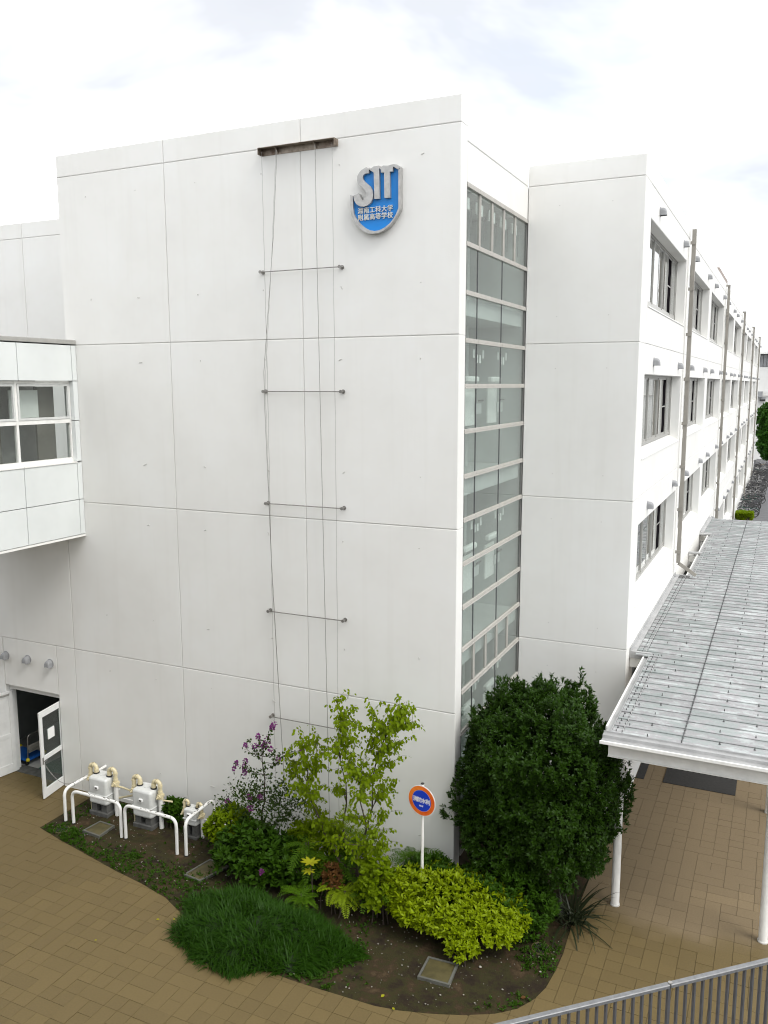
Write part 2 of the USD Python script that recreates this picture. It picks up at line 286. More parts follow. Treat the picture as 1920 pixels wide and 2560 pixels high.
# ================================================================== setting: ground, building
def struct(p): return tag(p, kind='structure')
BED = [(-9.9, 0.02), (-9.9, -1.87), (-9.085, -2.07), (-7.986, -2.30), (-6.93, -2.525), (-6.0, -2.68), (-5.3, -2.85), (-4.7, -3.12), (-4.0, -3.42), (-3.2, -3.66), (-2.4, -3.82), (-1.7, -3.87), (-1.1, -3.86),
       (-0.6, -3.84), (0.0, -3.815), (0.43, -3.735), (0.94, -3.575), (1.44, -3.38), (1.92, -3.12), (2.23, -2.85), (2.43, -2.5), (2.545, -2.12), (2.59, -1.6), (2.60, -1.1), (2.57, -0.5), (2.54, 0.25), (2.54, 4.5), (0.02, 4.5), (0.02, 0.02)]
bed_poly = Polygon(BED)
g = MB().box(-900, 900, -500, 1500, -0.9, -0.30)
struct(g.build('ground', 'asphalt'))
struct(MB().box(-16.0, 9.5, -12.0, 27.9, -0.29, -0.028).build('pavement', 'grout'))
lot = MB().box(2.40, 40.0, 28.0, 140.0, -0.29, 0.0)
struct(lot.build('parking_lot', 'asphalt'))
# soil: gently lumpy sheet filling the bed, a little proud of the base
def soil_sheet():
    s = 0.07; xs = np.arange(-9.95, 2.65, s); ys = np.arange(-3.95, 4.55, s); gx, gy = np.meshgrid(xs, ys, indexing='ij')
    z = 0.002 + 0.05 * (meshkit.fbm(np.stack([gx * 1.6, gy * 1.6, gx * 0], -1), 4, 3) - 0.42) + 0.022 * (meshkit.noise(np.stack([gx * 11, gy * 11, gx * 0], -1), 5) - 0.5)
    n0, n1 = gx.shape; idx = np.arange(n0 * n1).reshape(n0, n1)
    q = np.stack([idx[:-1, :-1], idx[1:, :-1], idx[1:, 1:], idx[:-1, 1:]], -1).reshape(-1, 4)
    import shapely
    cx, cy = gx[:-1, :-1].ravel() + s / 2, gy[:-1, :-1].ravel() + s / 2
    keep = shapely.contains_xy(bed_poly.buffer(0.025), cx, cy)
    # bring the outline down below the paving
    edge = ~shapely.contains_xy(bed_poly.buffer(-0.10), gx, gy); z = np.where(edge, np.minimum(z, -0.006), np.maximum(z, -0.012))
    return np.stack([gx, gy, z], -1).reshape(-1, 3), q[keep]
struct(obj('soil_bed', soil_sheet(), 'soil', smooth=True))

# ---- pavers: 0.3 m grid with some double slabs; the 300 largest in view are single parts, the rest one mesh
def pave():
    r = np.random.default_rng(3); q = 0.303; x0, y0 = 5.171 - 70 * q, 2.406 - 48 * q; nx, ny = 84, 83; used = np.zeros((nx, ny), bool); cells = []
    for i in range(nx):
        for j in range(ny):
            if used[i, j]: continue
            t = r.random(); w, h = 1, 1
            if t < 0.16 and i + 1 < nx and not used[i + 1, j]: w = 2
            elif t < 0.30 and j + 1 < ny: h = 2
            used[i:i + w, j:j + h] = True; cells.append((x0 + i * q, y0 + j * q, x0 + (i + w) * q, y0 + (j + h) * q))
    block = unary_union([bed_poly, sbox(-30, 0.0, 0.03, 40), sbox(-1, 4.5, 2.66, 40)]); near = sbox(-12.93, -0.1, -11.02, 0.10)
    block = block.difference(near)
    out = []
    for a in cells:
        gap = 0.003; p = sbox(a[0] + gap, a[1] + gap, a[2] - gap, a[3] - gap)
        if p.intersects(block): p = p.difference(block)
        for h in getattr(p, 'geoms', [p]):
            if h.area > 0.002 and h.geom_type == 'Polygon': out.append(h)
    res = []
    for p in out:
        c = np.array([p.centroid.x, p.centroid.y, 0.0]); res.append((np.linalg.norm(c - CAM), p, c))
    order = [k for k in sorted(range(len(res)), key=lambda k: res[k][0]) if inview(res[k][2], 10) and res[k][1].area > 0.05]
    single = set(order[:300]); parent = stage.GetPrimAtPath('/World/pavement'); many = MB()
    for k, (d, p, c) in enumerate(res):
        z = -0.004 + r.normal() * 0.0012; m = MB().ext(p.simplify(0.004), 0.024, (0, 0, z - 0.020), X, Y, Z); v = np.vstack(m.v)
        v[:, 2] += np.where(v[:, 2] > z, (v[:, 0] - c[0]) * r.normal() * 0.005 + (v[:, 1] - c[1]) * r.normal() * 0.005, 0)
        if k in single: obj('paving_tile', (v, np.vstack(m.f)), 'paver', parent)
        else: many.add(v, np.vstack(m.f))
    tag(many.build('paving_tiles', 'paver_many', parent), kind='stuff')
pave()

# ---- the school building: concrete panels with recessed joints hung on a core
W0, DD, VV = -10.08, 4.547, 2.66
B = thing('school_building', 'white three-storey concrete school building with tall stair window and long right wing', 'building')
GAP = 0.0045
def panel(poly, t, o, U, V, N, name='wall_panel', m='wall'):
    """A slab of thickness t whose outer face has chamfered outer edges."""
    e = poly.exterior.coords; c = 0.013
    mb = MB().ext(poly, t - c, o, U, V, N); inner = poly.buffer(-c, join_style=2)
    o2 = np.asarray(o, float) + np.asarray(N, float) * (t - c)
    # bevel ring + cap
    a = [np.array(poly.exterior.coords)[:-1]] + [np.array(h.coords)[:-1] for h in poly.interiors]; b = [np.array(inner.exterior.coords)[:-1]] + [np.array(h.coords)[:-1] for h in inner.interiors]
    U, V, N = (np.asarray(q, float) for q in (U, V, N))
    cap = trimesh.creation.triangulate_polygon(inner, engine='earcut'); v2 = np.asarray(cap[0]); mb.add(o2 + v2[:, :1] * U + v2[:, 1:2] * V + c * N, cap[1])
    for ra, rb in zip(a, b):
        ra = ra if Polygon(ra).exterior.is_ccw else ra[::-1]; rb = rb if Polygon(rb).exterior.is_ccw else rb[::-1]
        k = np.argmin(np.linalg.norm(rb - ra[0], axis=1)); rb = np.roll(rb, -k, 0); n = len(ra)
        va = o2 + ra[:, :1] * U + ra[:, 1:2] * V; vb = o2 + rb[:, :1] * U + rb[:, 1:2] * V + c * N
        f = [(i, (i + 1) % n, n + (i + 1) % n, n + i) for i in range(n)]
        if ra is a[0] or True: mb.add(np.vstack([va, vb]), f)
    return mb.build(name, m, B)
def rect(u0, u1, v0, v1, holes=()):
    p = sbox(u0 + GAP, v0 + GAP, u1 - GAP, v1 - GAP)
    return Polygon(p.exterior.coords, [sbox(*h).exterior.coords for h in holes])
FRONT = (X, Z, (0, -1, 0)); SIDE = (Y, Z, (1, 0, 0))
T1 = 0.334
cols = [W0, -6.93, -3.456, 0.0]; rows = [-0.2, 3.85, 7.68, 11.48, 15.341, 15.832]
for r_ in range(5):
    for c_ in range(3):
        u0 = -10.377 if (c_ == 0 and r_ < 2) else cols[c_]
        u1 = cols[c_ + 1] + (GAP if c_ == 2 else 0); v1 = rows[r_ + 1] + (GAP if r_ == 4 else 0)
        panel(rect(u0 - (GAP if c_ == 0 and r_ >= 2 else 0), u1, rows[r_], v1), T1, (0, T1, 0), *FRONT)
# left low block under the link corridor, with the service door opening
panel(rect(-11.008, -10.377, -0.2, 3.85), T1, (0, T1, 0), *FRONT)
panel(rect(-12.95, -11.008, 2.515, 3.85), T1, (0, T1, 0), *FRONT)
panel(rect(-19.0, -12.95, -0.2, 3.85), T1, (0, T1, 0), *FRONT)
panel(rect(-19.0, -10.377, 3.85, 6.83), T1, (0, T1, 0), *FRONT)
def strips(quads, name='joint_seal'):
    m = MB()
    for q in quads: m.box(*q)
    m.build(name, 'joint', B)
e_ = GAP - 0.0006; JD = 0.016
strips([(c_ - e_, c_ + e_, JD, T1 - .01, z0, 15.82) for c_, z0 in ((-6.93, -.2), (-3.456, -.2))] + [(-10.38 + (.31 if z > 7.6 else 0), -0.004, JD + .001, T1 - .011, z - e_, z + e_) for z in rows[1:5]]
       + [(-11.008 - e_, -11.008 + e_, JD, .3, 2.53, 3.84), (-12.95 - e_, -12.95 + e_, JD, .3, 2.53, 3.84), (-10.377 - e_, -10.377 + e_, JD, .3, -.2, 6.8), (-18.9, -10.385, JD + .001, .3, 3.85 - e_, 3.85 + e_)])
# left wing set back behind the link
for u0, u1 in ((-21.0, -16.22), (-16.22, -10.2)):
    for v0, v1 in ((6.6, 11.48), (11.48, 15.08), (15.08, 15.55)): panel(rect(u0, u1, v0, v1), 0.3, (0, 4.5 + 0.3, 0), *FRONT)
# stair bay, side wall above and beside the glazing
panel(rect(T1, DD, 14.335, 15.079), 0.25, (-0.25, 0, 0), *SIDE); panel(rect(T1, DD, 15.079, 15.546 + GAP), 0.25, (-0.25, 0, 0), *SIDE)
# second front wall
TD = 0.88; rows2 = [-0.2, 4.244, 7.824, 11.48, 15.079, 15.546]
for r_ in range(5): panel(rect(0.0, VV + GAP, rows2[r_], rows2[r_ + 1] + (GAP if r_ == 4 else 0)), TD, (0, DD + TD, 0), *FRONT)
strips([(0.002, VV - JD, DD + JD, DD + TD - .01, z - e_, z + e_) for z in (4.244, 7.824, 11.48, 15.079)] + [(-0.2, -JD, T1 + .002, DD - .002, 15.079 - e_, 15.079 + e_)] + [(-20.9, -10.2, 4.5 + JD, 4.7, z - e_, z + e_) for z in (11.48, 15.08)] + [(-16.22 - e_, -16.22 + e_, 4.5 + JD + .001, 4.7, 6.7, 15.5)])
# long right wing, ten classroom bays with openings
WIN = [(12.36, 14.33), (8.75, 10.76), (5.09, 7.12), (1.46, 3.5)]; PITCHW = 8.82; NB = 10
def bay(k): return (5.43 if k == 0 else 4.94 + PITCHW * k, 13.76 + PITCHW * k, (5.50 if k == 0 else 5.47 + PITCHW * k), 13.27 + PITCHW * k)
for k in range(NB):
    u0, u1, h0, h1 = bay(k)
    for r_ in range(4):
        z0, z1 = WIN[3 - r_]
        panel(rect(u0, u1, rows2[r_], rows2[r_ + 1], [(h0, z0, h1, z1)]), 0.28, (VV - 0.28, 0, 0), *SIDE)
    panel(rect(u0, u1, 15.079, 15.546 + GAP), 0.28, (VV - 0.28, 0, 0), *SIDE)
YE = bay(NB - 1)[1]
strips([(VV - .25, VV - JD, DD + TD + .002, YE - .01, z - e_, z + e_) for z in (4.244, 7.824, 11.48, 15.079)] + [(VV - .251, VV - JD - .001, bay(k)[1] - e_, bay(k)[1] + e_, -.19, 15.53) for k in range(NB - 1)])
# cores behind the panels close the volumes
MB().box(-9.97, -1.9, T1 + 0.004, 16.0, -0.25, 15.25).box(-18.9, -14.6, T1 + 0.004, 4.4, -0.25, 6.6).box(-14.6, -10.4, 3.6, 4.4, -0.25, 6.6).box(-14.6, -10.4, T1 + 0.004, 3.6, 2.75, 6.6).box(-20.9, -9.98, 4.81, 16, -0.25, 15.3).build('wall_core', 'core', B)
MB().box(-10.4, -9.98, T1 + 0.004, 3.9, -0.25, 7.4).build('wall_core', 'core', B)
MB().box(-1.9, -0.262, 0.36, 5.5, 14.42, 15.1).box(-1.9, VV - 0.95, 5.5, YE - 0.1, -0.25, 15.1).box(VV - 0.95, VV - 0.30, YE - 0.4, YE - 0.1, -0.25, 15.1).box(0.02, VV - 0.3, DD + TD + 0.003, DD + TD + 0.05, -0.25, 15.1).build('wall_core', 'core', B)
MB().box(-9.9, -0.3, 0.4, 16, 15.26, 15.30).box(-0.3, VV - 0.29, DD + TD + .06, YE - 0.2, 15.11, 15.2).build('roof', 'roof_membrane', B)
MB().box(-6, VV, YE + 0.004, YE + 0.25, -0.2, 15.54).build('end_wall', 'wall', B)
bt = MB()
for k in range(NB):  # dividing floors and cross walls behind the window bands
    u0, u1, h0, h1 = bay(k); bt.box(VV - 0.95, VV - 0.30, h1 + 0.15, h1 + 0.35, -0.2, 15.08)
for z in (0.6, 4.35, 7.95, 11.6): bt.box(VV - 0.949, VV - 0.301, DD + TD + 0.06, YE - 0.45, z - 0.5, z)
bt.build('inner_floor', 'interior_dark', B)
# roof-top tower far along the wing
MB().box(-4.0, 1.5, 42.4, 50.2, 15.2, 17.7, 0.03).build('roof_tower', paint('tower_render', (0.30, 0.255, 0.225), 0.8, 0.1), B)
# form-tie marks
tm = MB()
for x in (-9.2, -7.75, -6.1, -4.4, -2.55, -0.8):
    for z in (1.0, 3.45, 4.9, 7.25, 8.7, 11.05, 12.5, 14.85): 
        if not (x < -8 and 6.7 < z < 11.7): tm.cyl((x + rng.normal() * .05, 0.004, z + rng.normal() * .03), (x, -0.0015, z), 0.012, 8)
for x in (0.75, 1.95):
    for z in (1.0, 3.6, 4.7, 7.3, 8.4, 10.9, 12.1, 14.6): tm.cyl((x, DD + 0.004, z), (x, DD - 0.0015, z), 0.012, 8)
tag(tm.build('tie_mark', 'joint', B), kind='stuff')

MB().box(-9.9, -0.02, -0.02, -0.0015, -0.2, 0.095, 0.004).build('plinth', 'wall', B)
# ---- windows of the long wing
def window(k, f):
    _, _, h0, h1 = bay(k); z0, z1 = WIN[f]; xf = VV - 0.285; n = 8; zi = z0 + 0.19
    m = MB().box(xf - 0.08, xf, h0 + .003, h1 - .003, z1 - 0.06, z1 - .003).box(xf - 0.08, xf, h0 + .003, h1 - .003, zi - 0.02, zi + 0.06).box(xf - 0.08, xf, h0 + .003, h0 + 0.055, zi, z1 - .01).box(xf - 0.08, xf, h1 - 0.055, h1 - .003, zi, z1 - .01)
    w = m.build('window', 'alu', B); d = (h1 - h0 - 0.11) / n
    MB().add([(xf - 0.10, h0 + .004, zi + 0.0), (xf - 0.10, h1 - .004, zi), (VV + 0.018, h1 - .004, z0 - 0.005), (VV + 0.018, h0 + .004, z0 - 0.005), (xf - 0.10, h0 + .004, z0 - 0.03), (xf - 0.10, h1 - .004, z0 - 0.03), (VV + 0.018, h1 - .004, z0 - 0.03), (VV + 0.018, h0 + .004, z0 - 0.03)],
             [(0, 3, 2, 1), (4, 5, 6, 7), (3, 7, 6, 2), (0, 4, 7, 3), (1, 2, 6, 5), (0, 1, 5, 4)]).build('window_sill', 'white', w)
    r = np.random.default_rng(k * 7 + f)
    for i in range(n):
        a, b = h0 + 0.055 + d * i, h0 + 0.055 + d * (i + 1); xs = xf - (0.028 if i % 2 else 0.052); s = MB(); q = 0.026
        for y0_, y1_, a0, a1 in ((a - q, a + q, zi + .06, z1 - .06), (b - q, b + q, zi + .06, z1 - .06), (a + q, b - q, z1 - .105, z1 - .06), (a + q, b - q, zi + .06, zi + .12)): s.box(xs - 0.012, xs + 0.012, y0_, y1_, a0, a1)
        if i == 6: s.box(xs - 0.012, xs + 0.012, a + q, b - q, (zi + z1) / 2 - .018, (zi + z1) / 2 + .018)
        s.build('sash', 'alu', w)
        if i == 6: MB().box(xs - 0.006, xs + 0.004, a + q - .004, b - q + .004, zi + .115, z1 - .1).build('insect_screen', 'screen', w)
        else: MB().box(xs - 0.003, xs + 0.003, a + q - .004, b - q + .004, zi + .115, z1 - .1).build('pane', 'glass', w)
    # pleated curtain, drawn over part of the opening, over a shaded room
    u = np.linspace(h0 + 0.1, h1 - 0.1, 140); on = (np.sin(u * 1.7 + r.random() * 6) > -0.55) | (u > h1 - 1.2); xx = VV - 0.52 + 0.035 * np.sin(u * 2 * PI / 0.17) + 0.01 * np.sin(u * 9)
    v = np.stack([np.stack([xx, u, np.full_like(u, zi - 0.1)], 1), np.stack([xx, u, np.full_like(u, z1 + 0.02)], 1)], 1).reshape(-1, 3)
    fs = [(2 * i, 2 * i + 2, 2 * i + 3, 2 * i + 1) for i in range(len(u) - 1) if on[i]]
    obj('curtain', (v, fs), 'curtain', w)
for k in range(NB):
    for f in range(4):
        if f == 3 and k < 2: continue
        window(k, f)

# ---- vent hoods and square downpipes
def hood_mesh():
    m = MB(); n = 7; V = []; dep, w, h = 0.16, 0.088, 0.20
    for i in range(n + 1):                      # hood: arch swept outwards, open at the bottom
        a = PI / 2 * i / n; s_ = math.sin(a); c_ = max(0.0, 1 - s_ ** 4) ** (1 / 3)
        prof = [(-w, -h * 0.5), (-w, 0.0)] + [(-w * math.cos(t), w * math.sin(t)) for t in np.linspace(0, PI, 9)[1:-1]] + [(w, 0.0), (w, -h * 0.5)]
        V.append([(x * (1 - 0.30 * s_ ** 10), -dep * s_, -h * 0.5 + (z + h * 0.5) * (0.12 + 0.88 * c_)) for x, z in prof])
    k = len(V[0]); v = np.array(V).reshape(-1, 3); f = [(i * k + j, i * k + j + 1, (i + 1) * k + j + 1, (i + 1) * k + j) for i in range(n) for j in range(k - 1)]
    m.add(v, f); m.add(v + (v - v.mean(0)) * np.array((-.06, -.03, -.06)), [tuple(reversed(q)) for q in f])
    m.tube([(math.cos(a) * 0.108, -0.004, math.sin(a) * 0.108 - 0.01) for a in np.linspace(0, 2 * PI, 17)], 0.012, 5); return m
HM = hood_mesh(); HV, HF = np.vstack(HM.v), np.vstack(HM.f)
RS = np.array([[0, 1, 0], [-1, 0, 0], [0, 0, 1.0]])      # local -y -> +x
for k in range(NB):
    for f, z in enumerate((14.72, 11.09, 7.45, 3.83)):
        if f == 3 and k < 2: continue
        for dy in (1.42, 6.78): obj('vent_hood', (HV @ RS + np.array((VV, bay(k)[2] + dy, z)), HF), 'hood', B, smooth=50)
for x in (-12.84, -12.04, -11.24): obj('vent_hood', (HV + np.array((x, 0, 3.36)), HF), 'hood', B, smooth=50)
for k in range(5):
    y = 13.76 + 17.64 * k; x = VV + 0.14; s = 0.062; m = MB()
    zb = 4.62 if k == 0 else (4.3 if k < 1 else 0.05)
    m.box(x - s, x + s, y - s, y + s, zb, 15.36, 0.008)
    if k == 0: m.bar((x + 0.02, y - 0.0, 4.60), (3.34, y + 0.22, 4.20), 0.12, 0.12, bev=0.006)
    d = m.build('downpipe', 'pipe', B)
    for z in np.arange(5.0 if k == 0 else 1.2, 15.4, 1.42): MB().box(VV + 0.004, x + s + 0.006, y - s - 0.03, y - s - 0.002, z - 0.05, z + 0.05).build('bracket', 'pipe', d)
    MB().cyl((VV + 0.03, y - 0.24, zb), (VV + 0.03, y - 0.24, 15.0), 0.02, 8).build('conduit', 'white', B)

# ---- stair glazing: panes between twin transoms, the stair hall behind
TZ = [14.30, 13.215, 12.30, 11.385, 10.495, 9.60, 8.70, 7.81, 6.91, 6.0, 5.10, 4.19, 3.29, 2.39, 1.49, 0.59]; YG0, YG1 = T1 + 0.012, DD - 0.012
five = [YG0, 1.165, 1.965, 2.765, 3.60, YG1]; three = [YG0, 1.09, 2.72, YG1]
for i, z in enumerate(TZ):
    m = MB(); h = 0.046
    for y0_, y1_ in zip(three, three[1:]):
        m.box(-0.05, 0.022, y0_ + .003, y1_ - .003, z - h, z - 0.014, 0.004).box(-0.05, 0.012, y0_ + .003, y1_ - .003, z - 0.012, z + h, 0.004)
    m.build('transom', 'transom', B)
for i in range(len(TZ) - 1):
    z1, z0 = TZ[i] - 0.048, TZ[i + 1] + 0.048; ys = five if i in (0, 10) else three
    for j, (a, b) in enumerate(zip(ys, ys[1:])):
        MB().box(-0.030, -0.022, a + 0.0095, b - 0.0095, z0, z1).build('stair_pane', 'stair_glass', B)
    for y in ys[1:-1]:
        m = MB()
        if len(ys) == 6: m.box(-0.055, -0.006, y - 0.055, y - 0.012, z0, z1).box(-0.055, -0.006, y + 0.012, y + 0.045, z0, z1)
        else: m.box(-0.040, -0.016, y - 0.009, y + 0.009, z0, z1)
        m.build('mullion', 'transom' if len(ys) == 6 else 'bar', B)
    m = MB().box(-0.06, -0.004, YG0, YG0 + 0.03, z0, z1).box(-0.06, -0.004, YG1 - 0.03, YG1, z0, z1); m.build('edge_frame', 'alu_dark', B)
MB().box(-1.895, -1.85, 0.36, 5.4, -0.2, 14.4).box(-1.85, -0.07, 4.56, 4.62, -0.2, 14.4).box(-1.85, -0.07, 0.34, 0.36, -0.2, 14.4).build('stair_hall_wall', 'interior', B)
for fz in (1.4, 5.0, 8.6, 12.2):
    MB().box(-1.85, -0.10, 0.38, 4.55, fz - 0.32, fz).build('stair_hall_floor', 'interior', B)
    for y in (0.95, 2.10, 3.35): MB().box(-1.2, -1.05, y, y + 0.16, fz + 0.003, fz + 3.27).build('stair_hall_post', 'interior', B)
for fz in (1.4, 5.0, 8.6):
    for y0_, y1_ in ((1.14, 1.88), (2.78, 3.42)):
        MB().box(-0.36, -0.32, y0_, y1_, fz + 1.06, fz + 1.86, 0.01).build('white_board', 'blind', B)
        MB().box(-0.31, -0.29, y1_ - 0.06, y1_ + 0.36, fz + 1.30, fz + 1.52, 0.004).build('notice_board', 'interior', B)
        MB().box(-0.29, -0.27, y1_ + 0.14, y1_ + 0.46, fz + 1.56, fz + 1.60).build('notice_rail', 'alu_dark', B)
        MB().box(-0.34, -0.22, y0_ - 0.02, y1_ + 0.02, fz + 1.97, fz + 2.10, 0.03).build('white_box_lamp', 'blind', B)  # long plain white box inside the hall
        for q in range(4):
            t = q / 3; zz = fz + 2.62 - 0.17 * math.sin(PI * (0.1 + 0.8 * t))
            MB().box(-0.16, -0.157, y0_ + .12 + t * .60, y0_ + .235 + t * .60, zz - .09, zz + .08).build('bunting_flag', 'blind', B)
for a, b in zip(five, five[1:]):
    MB().box(-0.14, -0.11, a + 0.05, a + 0.47, 13.92, 14.14, 0.005).build('blind_box', 'blind', B)
    MB().cyl((-0.11, a + 0.56, 13.45), (-0.11, a + 0.56, 13.95), 0.008, 6).build('window_stay', 'alu_dark', B)

# ---- service door in the low block: two glazed leaves standing open
fr = MB().box(-12.95, -11.00, 0.12, 0.20, 2.37, 2.47).box(-12.95, -12.87, 0.12, 0.20, 0.0, 2.37).box(-11.06, -11.00, 0.12, 0.20, 0.0, 2.37).box(-12.94, -11.01, 0.14, 0.28, 2.475, 2.51).build('door_frame', 'whitedoor', B)
MB().box(-12.94, -11.02, 0.08, 0.45, -0.02, 0.012).build('door_threshold', 'concrete', B)
def door_leaf(hinge, ang, sgn, glassy):
    """Leaf 0.93 x 2.33 m; local x runs from hinge to free edge."""
    u = np.array((math.cos(ang), math.sin(ang), 0)); n = np.array((-u[1], u[0], 0)); h = np.asarray(hinge, float)
    def b(m, x0, x1, z0, z1, t=0.02, off=0.0): c = h + u * (x0 + x1) / 2 + n * off + np.array((0, 0, (z0 + z1) / 2)); return m.obox(c, ((x1 - x0) / 2, t, (z1 - z0) / 2), (u, n, Z), 0.003)
    m = MB()
    for x0, x1, z0, z1 in ((0, .115, .02, 2.33), (.815, .93, .02, 2.33), (.115, .815, 2.17, 2.33), (.115, .815, 1.02, 1.14), (.115, .815, .02, .27)): b(m, x0, x1, z0, z1)
    d = m.build('door_leaf', 'whitedoor', B)
    for z0, z1 in ((1.14, 2.17), (.27, 1.02)): b(MB(), .115, .815, z0, z1, 0.004).build('door_pane' if glassy else 'door_panel', 'door_glass' if glassy else 'whitedoor', d)
    k = MB(); p = h + u * 0.88 + np.array((0, 0, 1.02))
    for s_ in (-1, 1): k.cyl(p + n * s_ * 0.015, p + n * s_ * 0.065, 0.011, 8).tube([p + n * s_ * 0.06, p + n * s_ * 0.065 - u * 0.12], 0.011, 8)
    b(k, .85, .91, .93, 1.12, 0.024); k.build('door_handle', 'steel', d)
    return d, b
d1, b1 = door_leaf((-11.06, 0.11, 0), math.atan2(-0.90, 0.16), 1, True)
pp = b1(MB(), .36, .62, 1.50, 1.78, 0.002, -0.012).build('paper_notice', 'sign_white', d1); ln = MB()
pp2 = b1(MB(), .36, .62, 1.50, 1.78, 0.002, 0.012).build('paper_notice', 'sign_white', d1)
for q in range(4): b1(ln, .40, .50 + 0.04 * (q % 3), 1.56 + 0.05 * q, 1.575 + 0.05 * q, 0.0008, -0.0152)
ln.build('paper_lines', 'alu', d1)
d2, b2 = door_leaf((-12.86, 0.11, 0), math.atan2(-0.90, -0.17), -1, False)
b2(MB(), .10, .42, 2.22, 2.27, 0.01, 0.035).build('door_closer', 'alu', d2)
# the store room behind the door
MB().box(-14.58, -10.45, 0.46, 3.58, -0.05, -0.002).build('store_floor', 'core', B)
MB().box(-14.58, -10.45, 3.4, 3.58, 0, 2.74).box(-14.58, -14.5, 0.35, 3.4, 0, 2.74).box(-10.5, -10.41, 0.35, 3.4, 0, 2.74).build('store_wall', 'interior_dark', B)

# ---- the link corridor that meets the building at the left
C = thing('link_corridor', 'panelled white link corridor with windows, jutting from the left of the building', 'bridge')
XB, CY0 = -9.76, -16.95; ysx = [-0.002, -0.16] + [-0.16 - 1.605 * k for k in range(1, 11)]
MB().box(-13.0, XB - 0.162, CY0, -0.004, 6.86, 8.64).box(-13.0, XB - 0.162, CY0, -0.004, 10.68, 11.49).build('panel_backing', 'alu_dark', C)
MB().box(-13.0, -12.9, CY0, -0.004, 8.6, 10.7).box(XB - 1.5, XB - 1.4, CY0, -0.004, 8.66, 10.66).build('corridor_core', 'core', C)
for y1_, y0_ in zip(ysx, ysx[1:]):
    narrow = y1_ > -0.1
    for z0, z1 in ((6.90, 7.767), (7.767, 8.675), (10.63, 11.475)) + (((8.70, 9.685), (9.685, 10.63)) if narrow else ()):
        MB().box(XB - (0.30 if narrow else 0.16), XB, y0_ + .008, y1_ - .008, z0 + .008, z1 - .008, 0.004).build('cladding_panel', 'panel', C)
MB().box(-13.05, XB + 0.012, CY0, -0.004, 11.495, 11.60, 0.01).build('parapet_cap', 'alu', C)
MB().box(-13.05, XB + 0.006, CY0, -0.004, 6.845, 6.894).build('soffit', 'white', C)
for k in range(1, 11):
    y1_, y0_ = ysx[k] - (0.004 if k > 1 else 0.0), ysx[k + 1]; xg = XB - 0.13
    w = MB().box(xg - .07, xg + .02, y0_ + .03, y1_ - .03, 10.565, 10.625).box(xg - .07, xg + .02, y0_ + .03, y1_ - .03, 8.705, 8.80).box(xg - .07, xg + .02, y0_ - .03, y0_ + .03, 8.705, 10.625).box(xg - .07, xg + .02, y0_ + .03, y1_ - .03, 9.64, 9.735)
    if k == 1: w.box(xg - .07, xg + .02, y1_ - .035, y1_ - .002, 8.705, 10.625)
    w = w.build('window', 'white', C)
    s = MB(); a0, a1, c0, c1 = y0_ + .034, y1_ - .04, 9.74, 10.56
    for q in ((a0, a0 + .05, c0, c1), (a1 - .05, a1, c0, c1), (a0 + .05, a1 - .05, c1 - .05, c1), (a0 + .05, a1 - .05, c0, c0 + .05)): s.box(xg - .02, xg + .034, *q)
    s.build('sash', 'meter', w)
    MB().box(xg - .03, xg - .024, y0_ + .05, y1_ - .05, 9.75, 10.55).build('pane', 'glass', w); MB().box(xg - .03, xg - .024, y0_ + .03, y1_ - .03, 8.80, 9.64).build('pane', 'glass', w)
    MB().box(XB - .155, XB + .02, y0_, y1_ - .002, 8.672, 8.703, 0.004).build('window_sill', 'white', w)
    MB().box(XB - .5, XB - .47, y0_ + 0.12, y0_ + 0.95, 9.78, 10.42).build('roller_blind', 'blind', w)
    MB().box(XB - .6, XB - .55, y0_ + 0.95, y1_ - 0.1, 8.75, 10.5).build('grey_board', 'curtain', w)
# ---- unseen block added behind the camera to shade the lower front walls
OB = thing('opposite_block', 'unseen grey block added behind the viewer to shade the lower walls', 'building')
MB().box(-34.0, 4.6, -32.0, -17.0, -0.2, 17.0).build('wall', paint('shade_block_coat', (0.36, 0.35, 0.33), .7, .1), OB)
MB().box(-34.1, 4.7, -32.1, -16.9, 17.004, 17.15).build('roof', 'roof_membrane', OB)
m = MB()
for z in (1.4, 5.0, 8.7, 12.3):
    for k in range(8): m.box(-33 + 4.4 * k, -29.4 + 4.4 * k, -16.996, -16.96, z, z + 1.9)
m.build('window_band', 'interior_dark', OB)

# ================================================================== walkway canopy
K = thing('walkway_canopy', 'long white covered walkway with weathered zinc roof beside the right wing', 'canopy')
KX0, KX1, KY0, KY1, KZ = 3.15, 6.30, -0.10, 28.2, 4.06
def roof_sheet(x0, x1, y0, y1):
    """One folded sheet: two low ribs across its width, small lap lip on one side."""
    w = y1 - y0; prof = [(0.0, -0.012), (0.001, 0.012), (0.022, 0.030), (0.055, 0.030), (0.085, 0.0), (w / 2 - .03, 0.0), (w / 2, 0.020), (w / 2 + .03, 0.020), (w / 2 + .06, 0.0), (w - 0.020, 0.0), (w - 0.0195, -0.014)]
    v = [(x, y0 + a, KZ + b) for x in (x0, x1) for a, b in prof]; n = len(prof)
    f = [(i, n + i, n + i + 1, i + 1) for i in range(n - 1)]
    v2 = [(x, y, z - 0.004) for x, y, z in v]
    return MB().add(v, f).add(v2, [tuple(reversed(q)) for q in f])
ny = int(round((KY1 - KY0) / 0.385)); st = (KY1 - KY0) / ny
for i in range(ny):
    a, b = KY0 + st * i, KY0 + st * (i + 1); dz = rng.normal() * 0.0015
    left = VV + 0.16 if (5.05 < a + st / 2 < 14.15 or a + st / 2 > 23.5) else KX0
    for x0, x1 in ((left, 4.398), (4.406, KX1)):
        m = roof_sheet(x0, x1, a, b); v = np.vstack(m.v) + np.array((0, 0, dz)); obj('roof_sheet', (v, np.vstack(m.f)), 'zinc', K)
bm = MB()
